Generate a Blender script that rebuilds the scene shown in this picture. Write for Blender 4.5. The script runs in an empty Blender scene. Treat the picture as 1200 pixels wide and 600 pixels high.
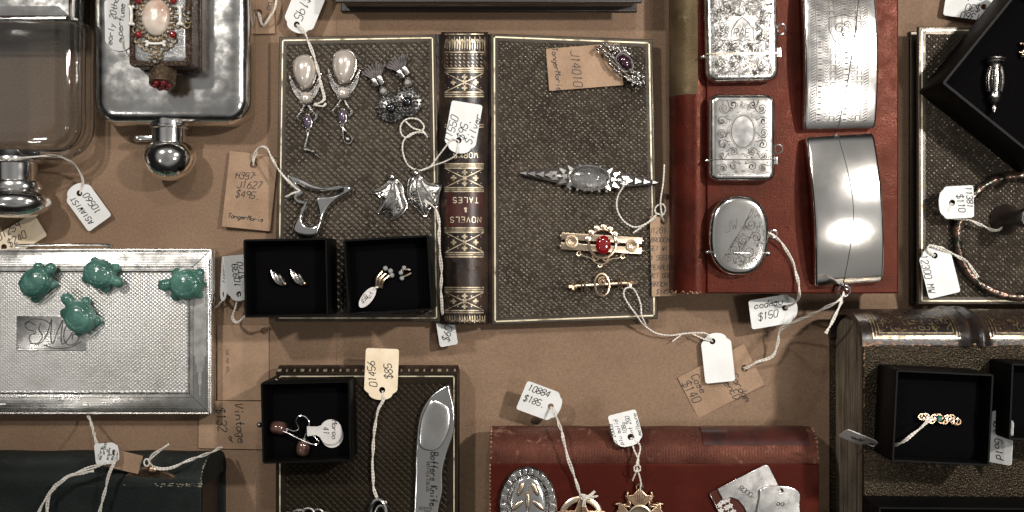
import bpy, math, random
from mathutils import Vector, Matrix
R = random.Random(11)
PI = math.pi
D = 650.0            # camera height above the table, mm
S = 0.001            # mm -> m
scene = bpy.context.scene
COL = scene.collection

def P(px, py, z=0.0):
    k = 0.5 * (D - z) / D
    return Vector(((px - 600) * k, (300 - py) * k, z))

# ------------------------------------------------------------------ materials
def mat(name, base, rough=.5, metal=0., spec=.5, base2=None, nscale=60., ncontrast=(.4, .65), fine=0., fscale=1500.,
        bumps=(), rvar=0., rscale=150., sss=0., sssr=(.002, .002, .002), trans=0., ior=1.5, coat=0., sheen=0., tint=None, scuff=None, world=False):
    m = bpy.data.materials.new(name); m.use_nodes = True
    nt = m.node_tree; N = nt.nodes; Lk = nt.links
    b = N['Principled BSDF']
    b.inputs['Base Color'].default_value = (*base, 1)
    b.inputs['Roughness'].default_value = rough
    b.inputs['Metallic'].default_value = metal
    b.inputs['Specular IOR Level'].default_value = spec
    b.inputs['IOR'].default_value = ior
    b.inputs['Transmission Weight'].default_value = trans
    b.inputs['Coat Weight'].default_value = coat
    b.inputs['Coat Roughness'].default_value = .08
    b.inputs['Sheen Weight'].default_value = sheen
    if tint: b.inputs['Specular Tint'].default_value = (*tint, 1)
    if sss:
        b.inputs['Subsurface Weight'].default_value = sss
        b.inputs['Subsurface Radius'].default_value = (1, 1, 1)
        b.inputs['Subsurface Scale'].default_value = sssr[0]
    tc = N.new('ShaderNodeTexCoord')
    if world:
        class W: pass
        geo = N.new('ShaderNodeNewGeometry'); W.outputs = {'Object': geo.outputs['Position']}; tc = W
    def noise(scale, detail=4, dist=0., rough=.55):
        n = N.new('ShaderNodeTexNoise'); n.inputs['Scale'].default_value = scale; n.inputs['Detail'].default_value = detail
        n.inputs['Distortion'].default_value = dist; n.inputs['Roughness'].default_value = rough
        Lk.new(tc.outputs['Object'], n.inputs['Vector']); return n
    col = None
    if base2:
        n = noise(nscale, 6); mr = N.new('ShaderNodeMapRange')
        mr.inputs['From Min'].default_value = ncontrast[0]; mr.inputs['From Max'].default_value = ncontrast[1]
        Lk.new(n.outputs['Fac'], mr.inputs['Value'])
        mx = N.new('ShaderNodeMix'); mx.data_type = 'RGBA'
        mx.inputs['A'].default_value = (*base, 1); mx.inputs['B'].default_value = (*base2, 1)
        Lk.new(mr.outputs['Result'], mx.inputs['Factor']); col = mx.outputs['Result']
    if fine:
        n = noise(fscale, 3); mr = N.new('ShaderNodeMapRange')
        mr.inputs['From Min'].default_value = .3; mr.inputs['From Max'].default_value = .7
        mr.inputs['To Min'].default_value = 1 - fine; mr.inputs['To Max'].default_value = 1 + fine
        Lk.new(n.outputs['Fac'], mr.inputs['Value'])
        mx = N.new('ShaderNodeMix'); mx.data_type = 'RGBA'; mx.blend_type = 'MULTIPLY'; mx.inputs['Factor'].default_value = 1
        if col: Lk.new(col, mx.inputs['A'])
        else: mx.inputs['A'].default_value = (*base, 1)
        Lk.new(mr.outputs['Result'], mx.inputs['B']); col = mx.outputs['Result']
    if scuff:
        sc_col, sc_scale, lo, hi = scuff
        n = noise(sc_scale, 8, .4, .68); mr = N.new('ShaderNodeMapRange')
        mr.inputs['From Min'].default_value = lo; mr.inputs['From Max'].default_value = hi
        Lk.new(n.outputs['Fac'], mr.inputs['Value'])
        mx = N.new('ShaderNodeMix'); mx.data_type = 'RGBA'
        if col: Lk.new(col, mx.inputs['A'])
        else: mx.inputs['A'].default_value = (*base, 1)
        mx.inputs['B'].default_value = (*sc_col, 1); Lk.new(mr.outputs['Result'], mx.inputs['Factor']); col = mx.outputs['Result']
    if col: Lk.new(col, b.inputs['Base Color'])
    if rvar:
        n = noise(rscale, 5); mr = N.new('ShaderNodeMapRange')
        mr.inputs['From Min'].default_value = .3; mr.inputs['From Max'].default_value = .7
        mr.inputs['To Min'].default_value = max(.02, rough - rvar); mr.inputs['To Max'].default_value = rough + rvar
        Lk.new(n.outputs['Fac'], mr.inputs['Value']); Lk.new(mr.outputs['Result'], b.inputs['Roughness'])
    nrm = None
    for kind, scale, dist in bumps:
        if kind == 'noise': src = noise(scale, 5).outputs['Fac']
        elif kind == 'soft': src = noise(scale, 1).outputs['Fac']
        elif kind == 'voronoi':
            v = N.new('ShaderNodeTexVoronoi'); v.inputs['Scale'].default_value = scale
            Lk.new(tc.outputs['Object'], v.inputs['Vector']); src = v.outputs['Distance']
        elif kind == 'cells':
            v = N.new('ShaderNodeTexVoronoi'); v.feature = 'DISTANCE_TO_EDGE'; v.inputs['Scale'].default_value = scale
            Lk.new(tc.outputs['Object'], v.inputs['Vector']); src = v.outputs['Distance']
        elif kind in ('wavex', 'wavey', 'wavez'):
            v = N.new('ShaderNodeTexWave'); v.bands_direction = kind[-1].upper(); v.inputs['Scale'].default_value = scale
            v.inputs['Distortion'].default_value = 1.5; v.inputs['Detail'].default_value = 2
            Lk.new(tc.outputs['Object'], v.inputs['Vector']); src = v.outputs['Fac']
        bp = N.new('ShaderNodeBump'); bp.inputs['Strength'].default_value = 1; bp.inputs['Distance'].default_value = dist * S
        Lk.new(src, bp.inputs['Height'])
        if nrm: Lk.new(nrm, bp.inputs['Normal'])
        nrm = bp.outputs['Normal']
    if nrm: Lk.new(nrm, b.inputs['Normal'])
    return m

def thin_glass(name, tint=(.965, .97, .965)):
    m = bpy.data.materials.new(name); m.use_nodes = True
    nt = m.node_tree; N = nt.nodes; Lk = nt.links
    N.remove(N['Principled BSDF']); out = N['Material Output']
    fr = N.new('ShaderNodeFresnel'); fr.inputs['IOR'].default_value = 1.55
    mr = N.new('ShaderNodeMath'); mr.operation = 'MULTIPLY_ADD'; mr.inputs[1].default_value = 1.0; mr.inputs[2].default_value = .015
    mr.use_clamp = True
    tr = N.new('ShaderNodeBsdfTransparent'); tr.inputs['Color'].default_value = (*tint, 1)
    gl = N.new('ShaderNodeBsdfGlossy'); gl.inputs['Roughness'].default_value = .03; gl.inputs['Color'].default_value = (.95, .95, .95, 1)
    mx = N.new('ShaderNodeMixShader')
    Lk.new(fr.outputs['Fac'], mr.inputs[0]); Lk.new(mr.outputs['Value'], mx.inputs['Fac'])
    Lk.new(tr.outputs['BSDF'], mx.inputs[1]); Lk.new(gl.outputs['BSDF'], mx.inputs[2])
    tc = N.new('ShaderNodeTexCoord'); n = N.new('ShaderNodeTexNoise'); n.inputs['Scale'].default_value = 28
    bp = N.new('ShaderNodeBump'); bp.inputs['Strength'].default_value = 1; bp.inputs['Distance'].default_value = .0007
    Lk.new(tc.outputs['Object'], n.inputs['Vector']); Lk.new(n.outputs['Fac'], bp.inputs['Height'])
    Lk.new(bp.outputs['Normal'], gl.inputs['Normal']); Lk.new(bp.outputs['Normal'], fr.inputs['Normal'])
    Lk.new(mx.outputs['Shader'], out.inputs['Surface'])
    return m

MT = dict(
    kraft=mat('kraft paper', (.228, .149, .096), .72, spec=.2, base2=(.172, .110, .070), nscale=11, ncontrast=(.32, .72), fine=.16, fscale=800,
              scuff=((.14, .085, .052), 420, .70, .76), bumps=[('noise', 700, .16), ('soft', 12, 3.5), ('noise', 45, .8), ('cells', 8, 6.)]),
    kraft_card=mat('kraft card', (.325, .217, .142), .7, spec=.2, base2=(.255, .168, .108), nscale=50, fine=.12, fscale=1200, bumps=[('noise', 900, .06)]),
    white_card=mat('white card', (.69, .70, .69), .6, spec=.3, base2=(.60, .60, .57), nscale=55, ncontrast=(.46, .8), bumps=[('noise', 600, .05)]),
    grey_card=mat('grey card', (.60, .58, .56), .5, spec=.3, base2=(.52, .5, .48), nscale=200),
    cream_card=mat('cream card', (.74, .63, .47), .6, spec=.3, base2=(.62, .49, .32), nscale=70, ncontrast=(.45, .75), bumps=[('noise', 600, .05)]),
    ink=mat('black ink', (.014, .012, .012), .55),
    faint_ink=mat('faded ink', (.07, .045, .03), .6),
    string=mat('white cotton', (.74, .71, .65), .85, spec=.2, base2=(.60, .56, .49), nscale=300, fine=.15, fscale=2500),
    grey_string=mat('grey cotton', (.42, .39, .35), .85, spec=.2, fine=.15, fscale=2500),
    silver=mat('polished silver', (.84, .82, .79), .14, 1, base2=(.70, .67, .62), nscale=30, ncontrast=(.5, .8), rvar=.05, bumps=[('soft', 50, .12), ('noise', 500, .015)]),
    mirror_silver=mat('bright silver', (.87, .845, .80), .13, 1, base2=(.80, .765, .70), nscale=22, rvar=.02, rscale=60, bumps=[('soft', 16, .25), ('noise', 600, .008)]),
    hammered=mat('worn silver', (.72, .71, .68), .17, 1, base2=(.60, .57, .53), nscale=40, ncontrast=(.45, .75), rvar=.07,
                 bumps=[('soft', 40, .35), ('soft', 150, .08), ('noise', 900, .015)]),
    brushed=mat('brushed silver', (.74, .73, .70), .27, 1, base2=(.55, .53, .49), nscale=35, ncontrast=(.45, .75), rvar=.08, bumps=[('wavey', 330, .03), ('noise', 400, .05)]),
    satin=mat('satin silver', (.84, .82, .79), .20, 1, base2=(.70, .66, .60), nscale=35, ncontrast=(.45, .75), rvar=.05, bumps=[('soft', 60, .1), ('noise', 800, .02)]),
    engraved=mat('engraved silver', (.84, .82, .79), .24, 1, base2=(.68, .65, .6), nscale=60, rvar=.08, bumps=[('noise', 500, .14)]),
    dark_silver=mat('dark engraved silver', (.085, .078, .07), .5, .3, spec=.3),
    old_silver=mat('antique silver', (.55, .53, .50), .26, 1, base2=(.16, .15, .14), nscale=350, ncontrast=(.42, .62), rvar=.08, bumps=[('noise', 900, .12)]),
    dark_marcasite=mat('dark marcasite', (.05, .048, .046), .3, .9, base2=(.30, .29, .28), nscale=700, ncontrast=(.45, .65)),
    black_silver=mat('oxidised silver', (.10, .095, .09), .38, .9, base2=(.22, .21, .2), nscale=500),
    gold=mat('old gold', (.76, .62, .46), .28, 1, base2=(.58, .44, .31), nscale=150, rvar=.08, bumps=[('noise', 900, .04)]),
    bronze=mat('bronze', (.56, .40, .27), .32, 1, base2=(.28, .18, .11), nscale=160, rvar=.08, bumps=[('noise', 800, .12)]),
    dark_bronze=mat('dark bronze', (.085, .06, .04), .5, .7, base2=(.16, .11, .07), nscale=260, bumps=[('noise', 500, .3)]),
    gilt=mat('gilt line', (.78, .69, .50), .42, .6, base2=(.17, .13, .08), nscale=130, ncontrast=(.50, .66)),
    gilt_dull=mat('rubbed gilt', (.62, .52, .36), .40, .7, base2=(.12, .09, .06), nscale=330, ncontrast=(.45, .68)),
    leather_brown=mat('dark brown leather', (.026, .0212, .0162), .36, tint=(1, .88, .72), spec=.5, base2=(.046, .0375, .028), nscale=30, fine=.2, fscale=800, bumps=[('noise', 1200, .06)], rvar=.1, scuff=((.085, .068, .05), 55, .60, .76)),
    leather_grain=mat('grained brown leather', (.012, .0098, .007), .36, tint=(1, .78, .52), spec=.36, base2=(.021, .017, .012), nscale=40, fine=.25, fscale=900,
                      bumps=[('voronoi', 1000, .55), ('noise', 1300, .25)]),
 leather_dimmed=mat('brown leather darkened for dim light', (.009, .0075, .0055), .42, tint=(1, .74, .46), spec=.14, base2=(.016, .013, .010), nscale=30, fine=.2, fscale=800, bumps=[('noise', 1200, .06)], rvar=.1, scuff=((.05, .04, .03), 65, .62, .76)),  # bottom book's brown leather, its colour darkened to paint in the dimmer light
 guilloche=mat('engine turned silver', (.74, .73, .70), .34, 1, base2=(.58, .56, .52), nscale=30, ncontrast=(.45, .75), rvar=.06),
    leather_spine=mat('polished brown calf', (.011, .008, .007), .34, spec=.45, base2=(.048, .028, .02), nscale=55, ncontrast=(.45, .75), fine=.2, fscale=1100,
                      bumps=[('noise', 500, .16)], rvar=.1, rscale=300, scuff=((.16, .095, .062), 120, .62, .74)),
    olive_leather=mat('olive brown label leather', (.058, .040, .021), .4, tint=(1, .8, .5), spec=.3, base2=(.10, .072, .040), nscale=40, fine=.2, bumps=[('noise', 700, .15)], scuff=((.16, .12, .07), 90, .6, .74)),
    leather_title=mat('dark red calf', (.055, .014, .011), .3, spec=.6, base2=(.025, .01, .009), nscale=120),
    leather_red=mat('red leather', (.052, .0082, .005), .36, tint=(1, .42, .30), spec=.28, base2=(.024, .0045, .0032), nscale=45, ncontrast=(.35, .65), fine=.28, fscale=1300,
                    bumps=[('noise', 1100, .16), ('noise', 250, .12)], rvar=.12, scuff=((.14, .035, .02), 75, .62, .76)),
    cloth_red=mat('crimson cloth', (.040, .0058, .0042), .5, tint=(1, .42, .30), spec=.2, base2=(.072, .0125, .008), nscale=26, ncontrast=(.5, .75), fine=.18, fscale=1500,
                  bumps=[('noise', 1300, .09)], rvar=.1, scuff=((.16, .04, .028), 60, .62, .76)),
    spine_red=mat('faded red spine', (.080, .030, .021), .45, tint=(1, .42, .30), spec=.3, base2=(.036, .012, .009), nscale=34, ncontrast=(.42, .68), fine=.3, fscale=1100,
                  bumps=[('noise', 700, .2), ('wavex', 190, .05)], rvar=.1, scuff=((.24, .13, .09), 110, .58, .72)),
    worn=mat('rubbed leather edge', (.30, .17, .10), .6, base2=(.16, .08, .05), nscale=300),
    worn_pale=mat('scuffed pale edge', (.33, .30, .22), .6, base2=(.05, .055, .045), nscale=420, ncontrast=(.45, .6)),
    green_black=mat('blackish green cloth', (.006, .009, .008), .6, spec=.16, base2=(.013, .018, .016), nscale=38, fine=.25, fscale=900, bumps=[('noise', 700, .2)], rvar=.1, scuff=((.06, .07, .062), 140, .66, .78)),
    black_leather=mat('near black leather', (.018, .012, .010), .4, fine=.2, bumps=[('noise', 600, .15)]),
    pages=mat('aged page edges', (.36, .295, .215), .75, spec=.25, base2=(.22, .175, .125), nscale=60, ncontrast=(.4, .7), fine=.2, bumps=[('wavez', 420, .35), ('noise', 350, .3)]),
    velvet=mat('black velvet', (.0020, .0018, .0020), .95, spec=.04, scuff=((.10, .10, .10), 260, .775, .79), bumps=[('noise', 900, .2)]),
    black_card=mat('black card', (.003, .003, .003), .5, spec=.09, bumps=[('noise', 900, .04)]),
    pearl=mat('pearl', (.76, .69, .61), .2, .5, spec=.6, base2=(.68, .60, .53), nscale=80, coat=.9),
    jade=mat('jade', (.040, .118, .092), .16, spec=.55, base2=(.105, .235, .195), nscale=110, ncontrast=(.40, .68), sss=.3, sssr=(.003, 0, 0),
             bumps=[('soft', 130, .35), ('noise', 420, .08)], world=True, scuff=((.17, .30, .26), 95, .58, .74)),
    shell=mat('cameo shell', (.62, .54, .45), .3, base2=(.36, .14, .08), nscale=40, ncontrast=(.46, .62), coat=.3, bumps=[('soft', 130, 1.6)]),
    dim_gilt=mat('dim gilt filigree', (.40, .31, .19), .36, .85, base2=(.10, .075, .05), nscale=380, ncontrast=(.42, .62)),
    enamel=mat('white enamel', (.72, .70, .64), .25),
    ruby=mat('red stone', (.27, .004, .007), .06, spec=.8, trans=.35, ior=1.7, coat=.5),
    garnet=mat('purple stone', (.022, .006, .012), .06, spec=.8, coat=.8),
    amethyst=mat('dark lilac stone', (.085, .06, .095), .08, spec=.8, coat=.5),
    emerald=mat('green stone', (.010, .10, .075), .08, spec=.8, coat=.5),
    clear=mat('clear stone', (.26, .26, .26), .18, spec=.7),
    crystal=mat('clear cabochon', (.95, .95, .95), .02, trans=1., ior=1.5),
    foil=mat('dark foil', (.42, .40, .38), .25, .9, base2=(.75, .73, .70), nscale=130, bumps=[('soft', 150, .2)]),
    onyx=mat('black stone', (.006, .006, .007), .08, spec=.7, coat=.6),
    copper_pearl=mat('copper pearl', (.085, .038, .030), .14, .4, base2=(.20, .12, .10), nscale=160, coat=.8),
    fabric=mat('grey silk tassel', (.17, .15, .145), .7, base2=(.07, .062, .06), nscale=260, bumps=[('wavex', 260, .4)]),
    ice=mat('frosted carved glass', (.20, .20, .20), .16, spec=.8, base2=(.36, .36, .35), nscale=120, ncontrast=(.5, .7), coat=.5, bumps=[('noise', 220, 1.6)]),
    filigree=mat('dark filigree', (.055, .034, .022), .42, .7, base2=(.03, .02, .014), nscale=420, ncontrast=(.45, .6), bumps=[('cells', 520, .8)]),
    brown_enamel=mat('brown enamel', (.070, .018, .011), .25),
    snake=mat('enamelled bangle', (.19, .125, .095), .26, .8, base2=(.030, .034, .026), nscale=150, ncontrast=(.44, .58), scuff=((.30, .22, .18), 210, .58, .64), bumps=[('voronoi', 420, .3)]),
    glass=thin_glass('clear glass'),
)

def page_lines(m):
    nt = m.node_tree; N = nt.nodes; Lk = nt.links; b = N['Principled BSDF']
    tc = N.new('ShaderNodeTexCoord'); mp = N.new('ShaderNodeMapping'); mp.inputs['Scale'].default_value = (25, 25, 900)
    n = N.new('ShaderNodeTexNoise'); n.inputs['Scale'].default_value = 1; n.inputs['Detail'].default_value = 3
    Lk.new(tc.outputs['Object'], mp.inputs['Vector']); Lk.new(mp.outputs['Vector'], n.inputs['Vector'])
    mr = N.new('ShaderNodeMapRange'); mr.inputs['From Min'].default_value = .32; mr.inputs['From Max'].default_value = .62; mr.inputs['To Min'].default_value = .35; mr.inputs['To Max'].default_value = 1.15
    Lk.new(n.outputs['Fac'], mr.inputs['Value'])
    mx = N.new('ShaderNodeMix'); mx.data_type = 'RGBA'; mx.blend_type = 'MULTIPLY'; mx.inputs['Factor'].default_value = 1
    old = b.inputs['Base Color'].links[0].from_socket
    Lk.new(old, mx.inputs['A']); Lk.new(mr.outputs['Result'], mx.inputs['B']); Lk.new(mx.outputs['Result'], b.inputs['Base Color'])
page_lines(MT['pages'])

# ------------------------------------------------------------------ things
class Thing:
    def __init__(s, name, label, cat, px, py, z, rot=0., tx=0., ty=0., group=None, kind=None):
        o = bpy.data.objects.new(name, None); COL.objects.link(o); o.empty_display_size = .01
        w = P(px, py, z); o.location = w * S
        o.rotation_euler = (math.radians(tx), math.radians(ty), math.radians(rot))
        o['label'] = label; o['category'] = cat
        if group: o['group'] = group
        if kind: o['kind'] = kind
        s.o = o; s.z = z; s.k = 0.5 * (D - z) / D; s.c = (px, py)
        s.M = Matrix.Translation(w) @ o.rotation_euler.to_matrix().to_4x4()
        s.I = s.M.inverted()
    def L(s, px, py, z=None): return s.I @ P(px, py, s.z if z is None else z)
    def L2(s, pts, z=None): return [tuple(s.L(x, y, z)[:2]) for x, y in pts]

def cr(pts, n=6, closed=False):
    pts = [Vector(p) for p in pts]; m = len(pts)
    if m < 3 and not closed: 
        return [pts[0].lerp(pts[-1], i / n) for i in range(n + 1)] if m == 2 else pts
    out = []
    rng = range(m) if closed else range(m - 1)
    for i in rng:
        if closed: a, b, c, d = pts[i - 1], pts[i], pts[(i + 1) % m], pts[(i + 2) % m]
        else:
            b, c = pts[i], pts[i + 1]
            a = pts[i - 1] if i else b * 2 - c
            d = pts[i + 2] if i + 2 < m else c * 2 - b
        for j in range(n):
            t = j / n
            out.append(.5 * ((2 * b) + (c - a) * t + (2 * a - 5 * b + 4 * c - d) * t * t + (3 * b - a - 3 * c + d) * t ** 3))
    if not closed: out.append(pts[-1])
    return out

def rring(w, h, r, n=7, cx=0., cy=0.):
    r = max(.01, min(r, w / 2 - .001, h / 2 - .001)); out = []
    for sx, sy, a0 in ((1, 1, 0), (-1, 1, 90), (-1, -1, 180), (1, -1, 270)):
        for i in range(n + 1):
            a = math.radians(a0 + 90 * i / n)
            out.append((cx + sx * (w / 2 - r) + r * math.cos(a), cy + sy * (h / 2 - r) + r * math.sin(a)))
    return out
def ell(rx, ry, n=32, cx=0., cy=0., p=2.):
    out = []
    for i in range(n):
        a = 2 * PI * i / n; c, s_ = math.cos(a), math.sin(a)
        out.append((cx + rx * math.copysign(abs(c) ** (2 / p), c), cy + ry * math.copysign(abs(s_) ** (2 / p), s_)))
    return out

class MB:
    def __init__(s): s.v = []; s.f = []; s.flat = set()
    def add(s, vs, fs, M=None, flat=False):
        b = len(s.v)
        s.v += [tuple(M @ Vector(v)) if M else tuple(v) for v in vs]
        for f in fs:
            if flat: s.flat.add(len(s.f))
            s.f.append(tuple(i + b for i in f))
        return s
    def loft(s, rings, cap0=True, cap1=True, closed=True, M=None, flat=False):
        n = len(rings[0]); vs = [p for r in rings for p in r]; fs = []
        for j in range(len(rings) - 1):
            for i in range(n if closed else n - 1):
                a, b = j * n + i, j * n + (i + 1) % n
                fs.append((a, b, b + n, a + n))
        if cap0: fs.append(tuple(range(n - 1, -1, -1)))
        if cap1: fs.append(tuple(range((len(rings) - 1) * n, len(rings) * n)))
        return s.add(vs, fs, M, flat)
    def rbox(s, w, h, r, prof, cx=0, cy=0, n=7, M=None):
        return s.loft([[(x, y, z) for x, y in rring(w - 2 * i, h - 2 * i, r - i, n, cx, cy)] for i, z in prof], M=M)
    def box(s, x0, x1, y0, y1, z0, z1, M=None, b=0.):
        if b: return s.rbox(x1 - x0, y1 - y0, b, [(b * .6, z0), (0, z0 + b * .6), (0, z1 - b * .6), (b * .25, z1 - b * .2), (b * .7, z1)], (x0 + x1) / 2, (y0 + y1) / 2, 3, M)
        return s.loft([[(x0, y0, z), (x1, y0, z), (x1, y1, z), (x0, y1, z)] for z in (z0, z1)], M=M, flat=True)
    def dome(s, outline, H, z0=0., c=None, n=7, M=None, p=.5, skirt=0.):
        if c is None: c = (sum(q[0] for q in outline) / len(outline), sum(q[1] for q in outline) / len(outline))
        rings = []
        if skirt: rings.append([(x, y, z0 - skirt) for x, y in outline])
        for j in range(n):
            t = j / n; sc = math.cos(t * PI / 2); z = z0 + H * math.sin(t * PI / 2) ** (2 * p)
            rings.append([(c[0] + (x - c[0]) * sc, c[1] + (y - c[1]) * sc, z) for x, y in outline])
        b = len(rings) * len(outline)
        s.loft(rings, cap1=False, M=M)
        base = len(s.v); s.add([(c[0], c[1], z0 + H)], [], M)
        m = len(outline); st = base - m
        for i in range(m): s.f.append((st + i, st + (i + 1) % m, base))
        return s
    def tube(s, pts, r, n=7, closed=False, M=None, cap=True):
        pts = [Vector(p) for p in pts]; m = len(pts); rings = []
        up = Vector((0, 0, 1)); pn = None
        for i, p in enumerate(pts):
            if closed: t = pts[(i + 1) % m] - pts[i - 1]
            else: t = pts[min(i + 1, m - 1)] - pts[max(i - 1, 0)]
            if t.length < 1e-9: t = Vector((1, 0, 0))
            t.normalize()
            if pn is None:
                pn = t.cross(up)
                if pn.length < .1: pn = t.cross(Vector((1, 0, 0)))
            pn = pn - t * pn.dot(t)
            if pn.length < 1e-6: pn = t.orthogonal()
            pn.normalize(); bn = t.cross(pn)
            rr = r(i / max(1, m - 1)) if callable(r) else r
            rings.append([p + (pn * math.cos(2 * PI * k / n) + bn * math.sin(2 * PI * k / n)) * rr for k in range(n)])
        if closed: rings.append(rings[0]); return s.loft(rings, False, False, M=M)
        return s.loft(rings, cap, cap, M=M)
    def ball(s, c, r, sc=(1, 1, 1), nu=14, nv=9, M=None):
        vs = [(c[0], c[1], c[2] - r * sc[2])]
        for j in range(1, nv):
            ph = -PI / 2 + PI * j / nv
            for i in range(nu):
                a = 2 * PI * i / nu
                vs.append((c[0] + r * sc[0] * math.cos(ph) * math.cos(a), c[1] + r * sc[1] * math.cos(ph) * math.sin(a), c[2] + r * sc[2] * math.sin(ph)))
        vs.append((c[0], c[1], c[2] + r * sc[2])); fs = []
        for i in range(nu): fs.append((0, 1 + (i + 1) % nu, 1 + i))
        for j in range(nv - 2):
            for i in range(nu):
                a = 1 + j * nu + i; b = 1 + j * nu + (i + 1) % nu
                fs.append((a, b, b + nu, a + nu))
        t = len(vs) - 1; q = 1 + (nv - 2) * nu
        for i in range(nu): fs.append((q + i, q + (i + 1) % nu, t))
        return s.add(vs, fs, M)
    def lathe(s, prof, n=28, M=None, sy=1.):
        return s.loft([[(r * math.cos(2 * PI * i / n), sy * r * math.sin(2 * PI * i / n), z) for i in range(n)] for r, z in prof], M=M)
    def gem(s, cx, cy, rx, ry, z0, h, n=8, M=None):
        e = lambda k, z: [(cx + rx * k * math.cos(2 * PI * (i + .5) / n), cy + ry * k * math.sin(2 * PI * (i + .5) / n), z) for i in range(n)]
        return s.loft([e(.75, z0), e(1, z0 + h * .45), e(.82, z0 + h * .8), e(.5, z0 + h)], M=M, flat=True)
    def plate(s, outer, holes=(), z0=0., th=.4, bevel=0., M=None):
        cu = bpy.data.curves.new('tmp', 'CURVE'); cu.dimensions = '2D'; cu.fill_mode = 'BOTH'
        cu.extrude = max(1e-4, th / 2 - bevel); cu.bevel_depth = bevel; cu.bevel_resolution = 2; cu.offset = -bevel
        for loop in [outer] + list(holes):
            sp = cu.splines.new('POLY'); sp.points.add(len(loop) - 1); sp.use_cyclic_u = True
            for q, p in zip(sp.points, loop): q.co = (p[0], p[1], 0, 1)
        ob = bpy.data.objects.new('tmp', cu); me = ob.to_mesh()
        vs = [(v.co.x, v.co.y, v.co.z + z0 + th / 2) for v in me.vertices]; fs = [tuple(p.vertices) for p in me.polygons]
        ob.to_mesh_clear(); bpy.data.objects.remove(ob); bpy.data.curves.remove(cu)
        return s.add(vs, fs, M)
    def ribbon(s, pts, w, f=None, closed=False):
        pts = [Vector((p[0], p[1])) for p in pts]
        q = [pts[0]]
        for p in pts[1:]:
            if (p - q[-1]).length > 1e-4: q.append(p)
        pts = q; m = len(pts)
        if m < 2: return s
        Lf, Rt = [], []
        for i, p in enumerate(pts):
            if closed: t = pts[(i + 1) % m] - pts[i - 1]
            else: t = pts[min(i + 1, m - 1)] - pts[max(0, i - 1)]
            if t.length < 1e-9: t = Vector((1, 0))
            t.normalize(); nn = Vector((-t.y, t.x)) * w / 2
            Lf.append(p + nn); Rt.append(p - nn)
        f = f or (lambda x, y: (x, y, 0))
        vs = [f(p.x, p.y) for p in Lf] + [f(p.x, p.y) for p in Rt]
        fs = [(i + m, i + 1 + m, i + 1, i) for i in range(m - 1)]
        if closed: fs.append((m - 1 + m, m, 0, m - 1))
        return s.add(vs, fs)
    def cord(s, pts, r=.25, off=.27, strands=2, sep=.52, step=.55, pitch=3.6, wob=1.):
        """a doubled cotton string: strands of two twisted plies"""
        pts = cr(pts, 10)
        L = [0.]
        for a, b in zip(pts, pts[1:]): L.append(L[-1] + (b - a).length)
        n = max(4, int(L[-1] / step)); sm = []; j = 0
        for i in range(n + 1):
            d = L[-1] * i / n
            while j < len(L) - 2 and L[j + 1] < d: j += 1
            t = (d - L[j]) / max(1e-6, L[j + 1] - L[j]); sm.append((pts[j].lerp(pts[j + 1], min(1, max(0, t))), d))
        ph0 = R.random() * 6.28
        fr = []; pn = None
        for i, (p, d) in enumerate(sm):
            t = sm[min(i + 1, n)][0] - sm[max(i - 1, 0)][0]
            if t.length < 1e-9: t = Vector((1, 0, 0))
            t.normalize()
            if pn is None:
                pn = t.cross(Vector((0, 0, 1)))
                if pn.length < .1: pn = Vector((1, 0, 0))
            pn = (pn - t * pn.dot(t)); pn = pn.normalized() if pn.length > 1e-6 else t.orthogonal().normalized()
            fr.append((p, d, pn.copy(), t.cross(pn)))
        for k in range(strands):
            for ply in range(2):
                out = []
                for p, d, a, b in fr:
                    th = ph0 + k * PI + d / 13. * 2 * PI * .5 + .6 * math.sin(d * .21 + k)
                    e = sep * (1 + .35 * wob * math.sin(d * .33 + ph0 + 2 * k)) if strands > 1 else 0
                    th2 = ply * PI + d / pitch * 2 * PI
                    out.append(p + a * (math.cos(th) * e + math.cos(th2) * off) + b * (math.sin(th) * e * .5 + math.sin(th2) * off))
                s.tube(out, r, 5)
        return s
    def xf(s, M):
        s.v = [tuple(M @ Vector(v)) for v in s.v]; return s
    def mesh(s, name, m, angle=38):
        me = bpy.data.meshes.new(name)
        me.from_pydata([(x * S, y * S, z * S) for x, y, z in s.v], [], s.f); me.update()
        me.polygons.foreach_set('use_smooth', [i not in s.flat for i in range(len(me.polygons))])
        me.set_sharp_from_angle(angle=math.radians(angle))
        if m: me.materials.append(MT[m] if isinstance(m, str) else m)
        return me
    def build(s, name, m, parent, label=None, world=False, angle=38):
        if world: s.xf(parent.I if isinstance(parent, Thing) else parent_I[parent])
        ob = bpy.data.objects.new(name, s.mesh(name, m, angle)); COL.objects.link(ob)
        if parent is not None: ob.parent = parent.o if isinstance(parent, Thing) else parent
        if label: ob['label'] = label
        return ob

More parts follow.
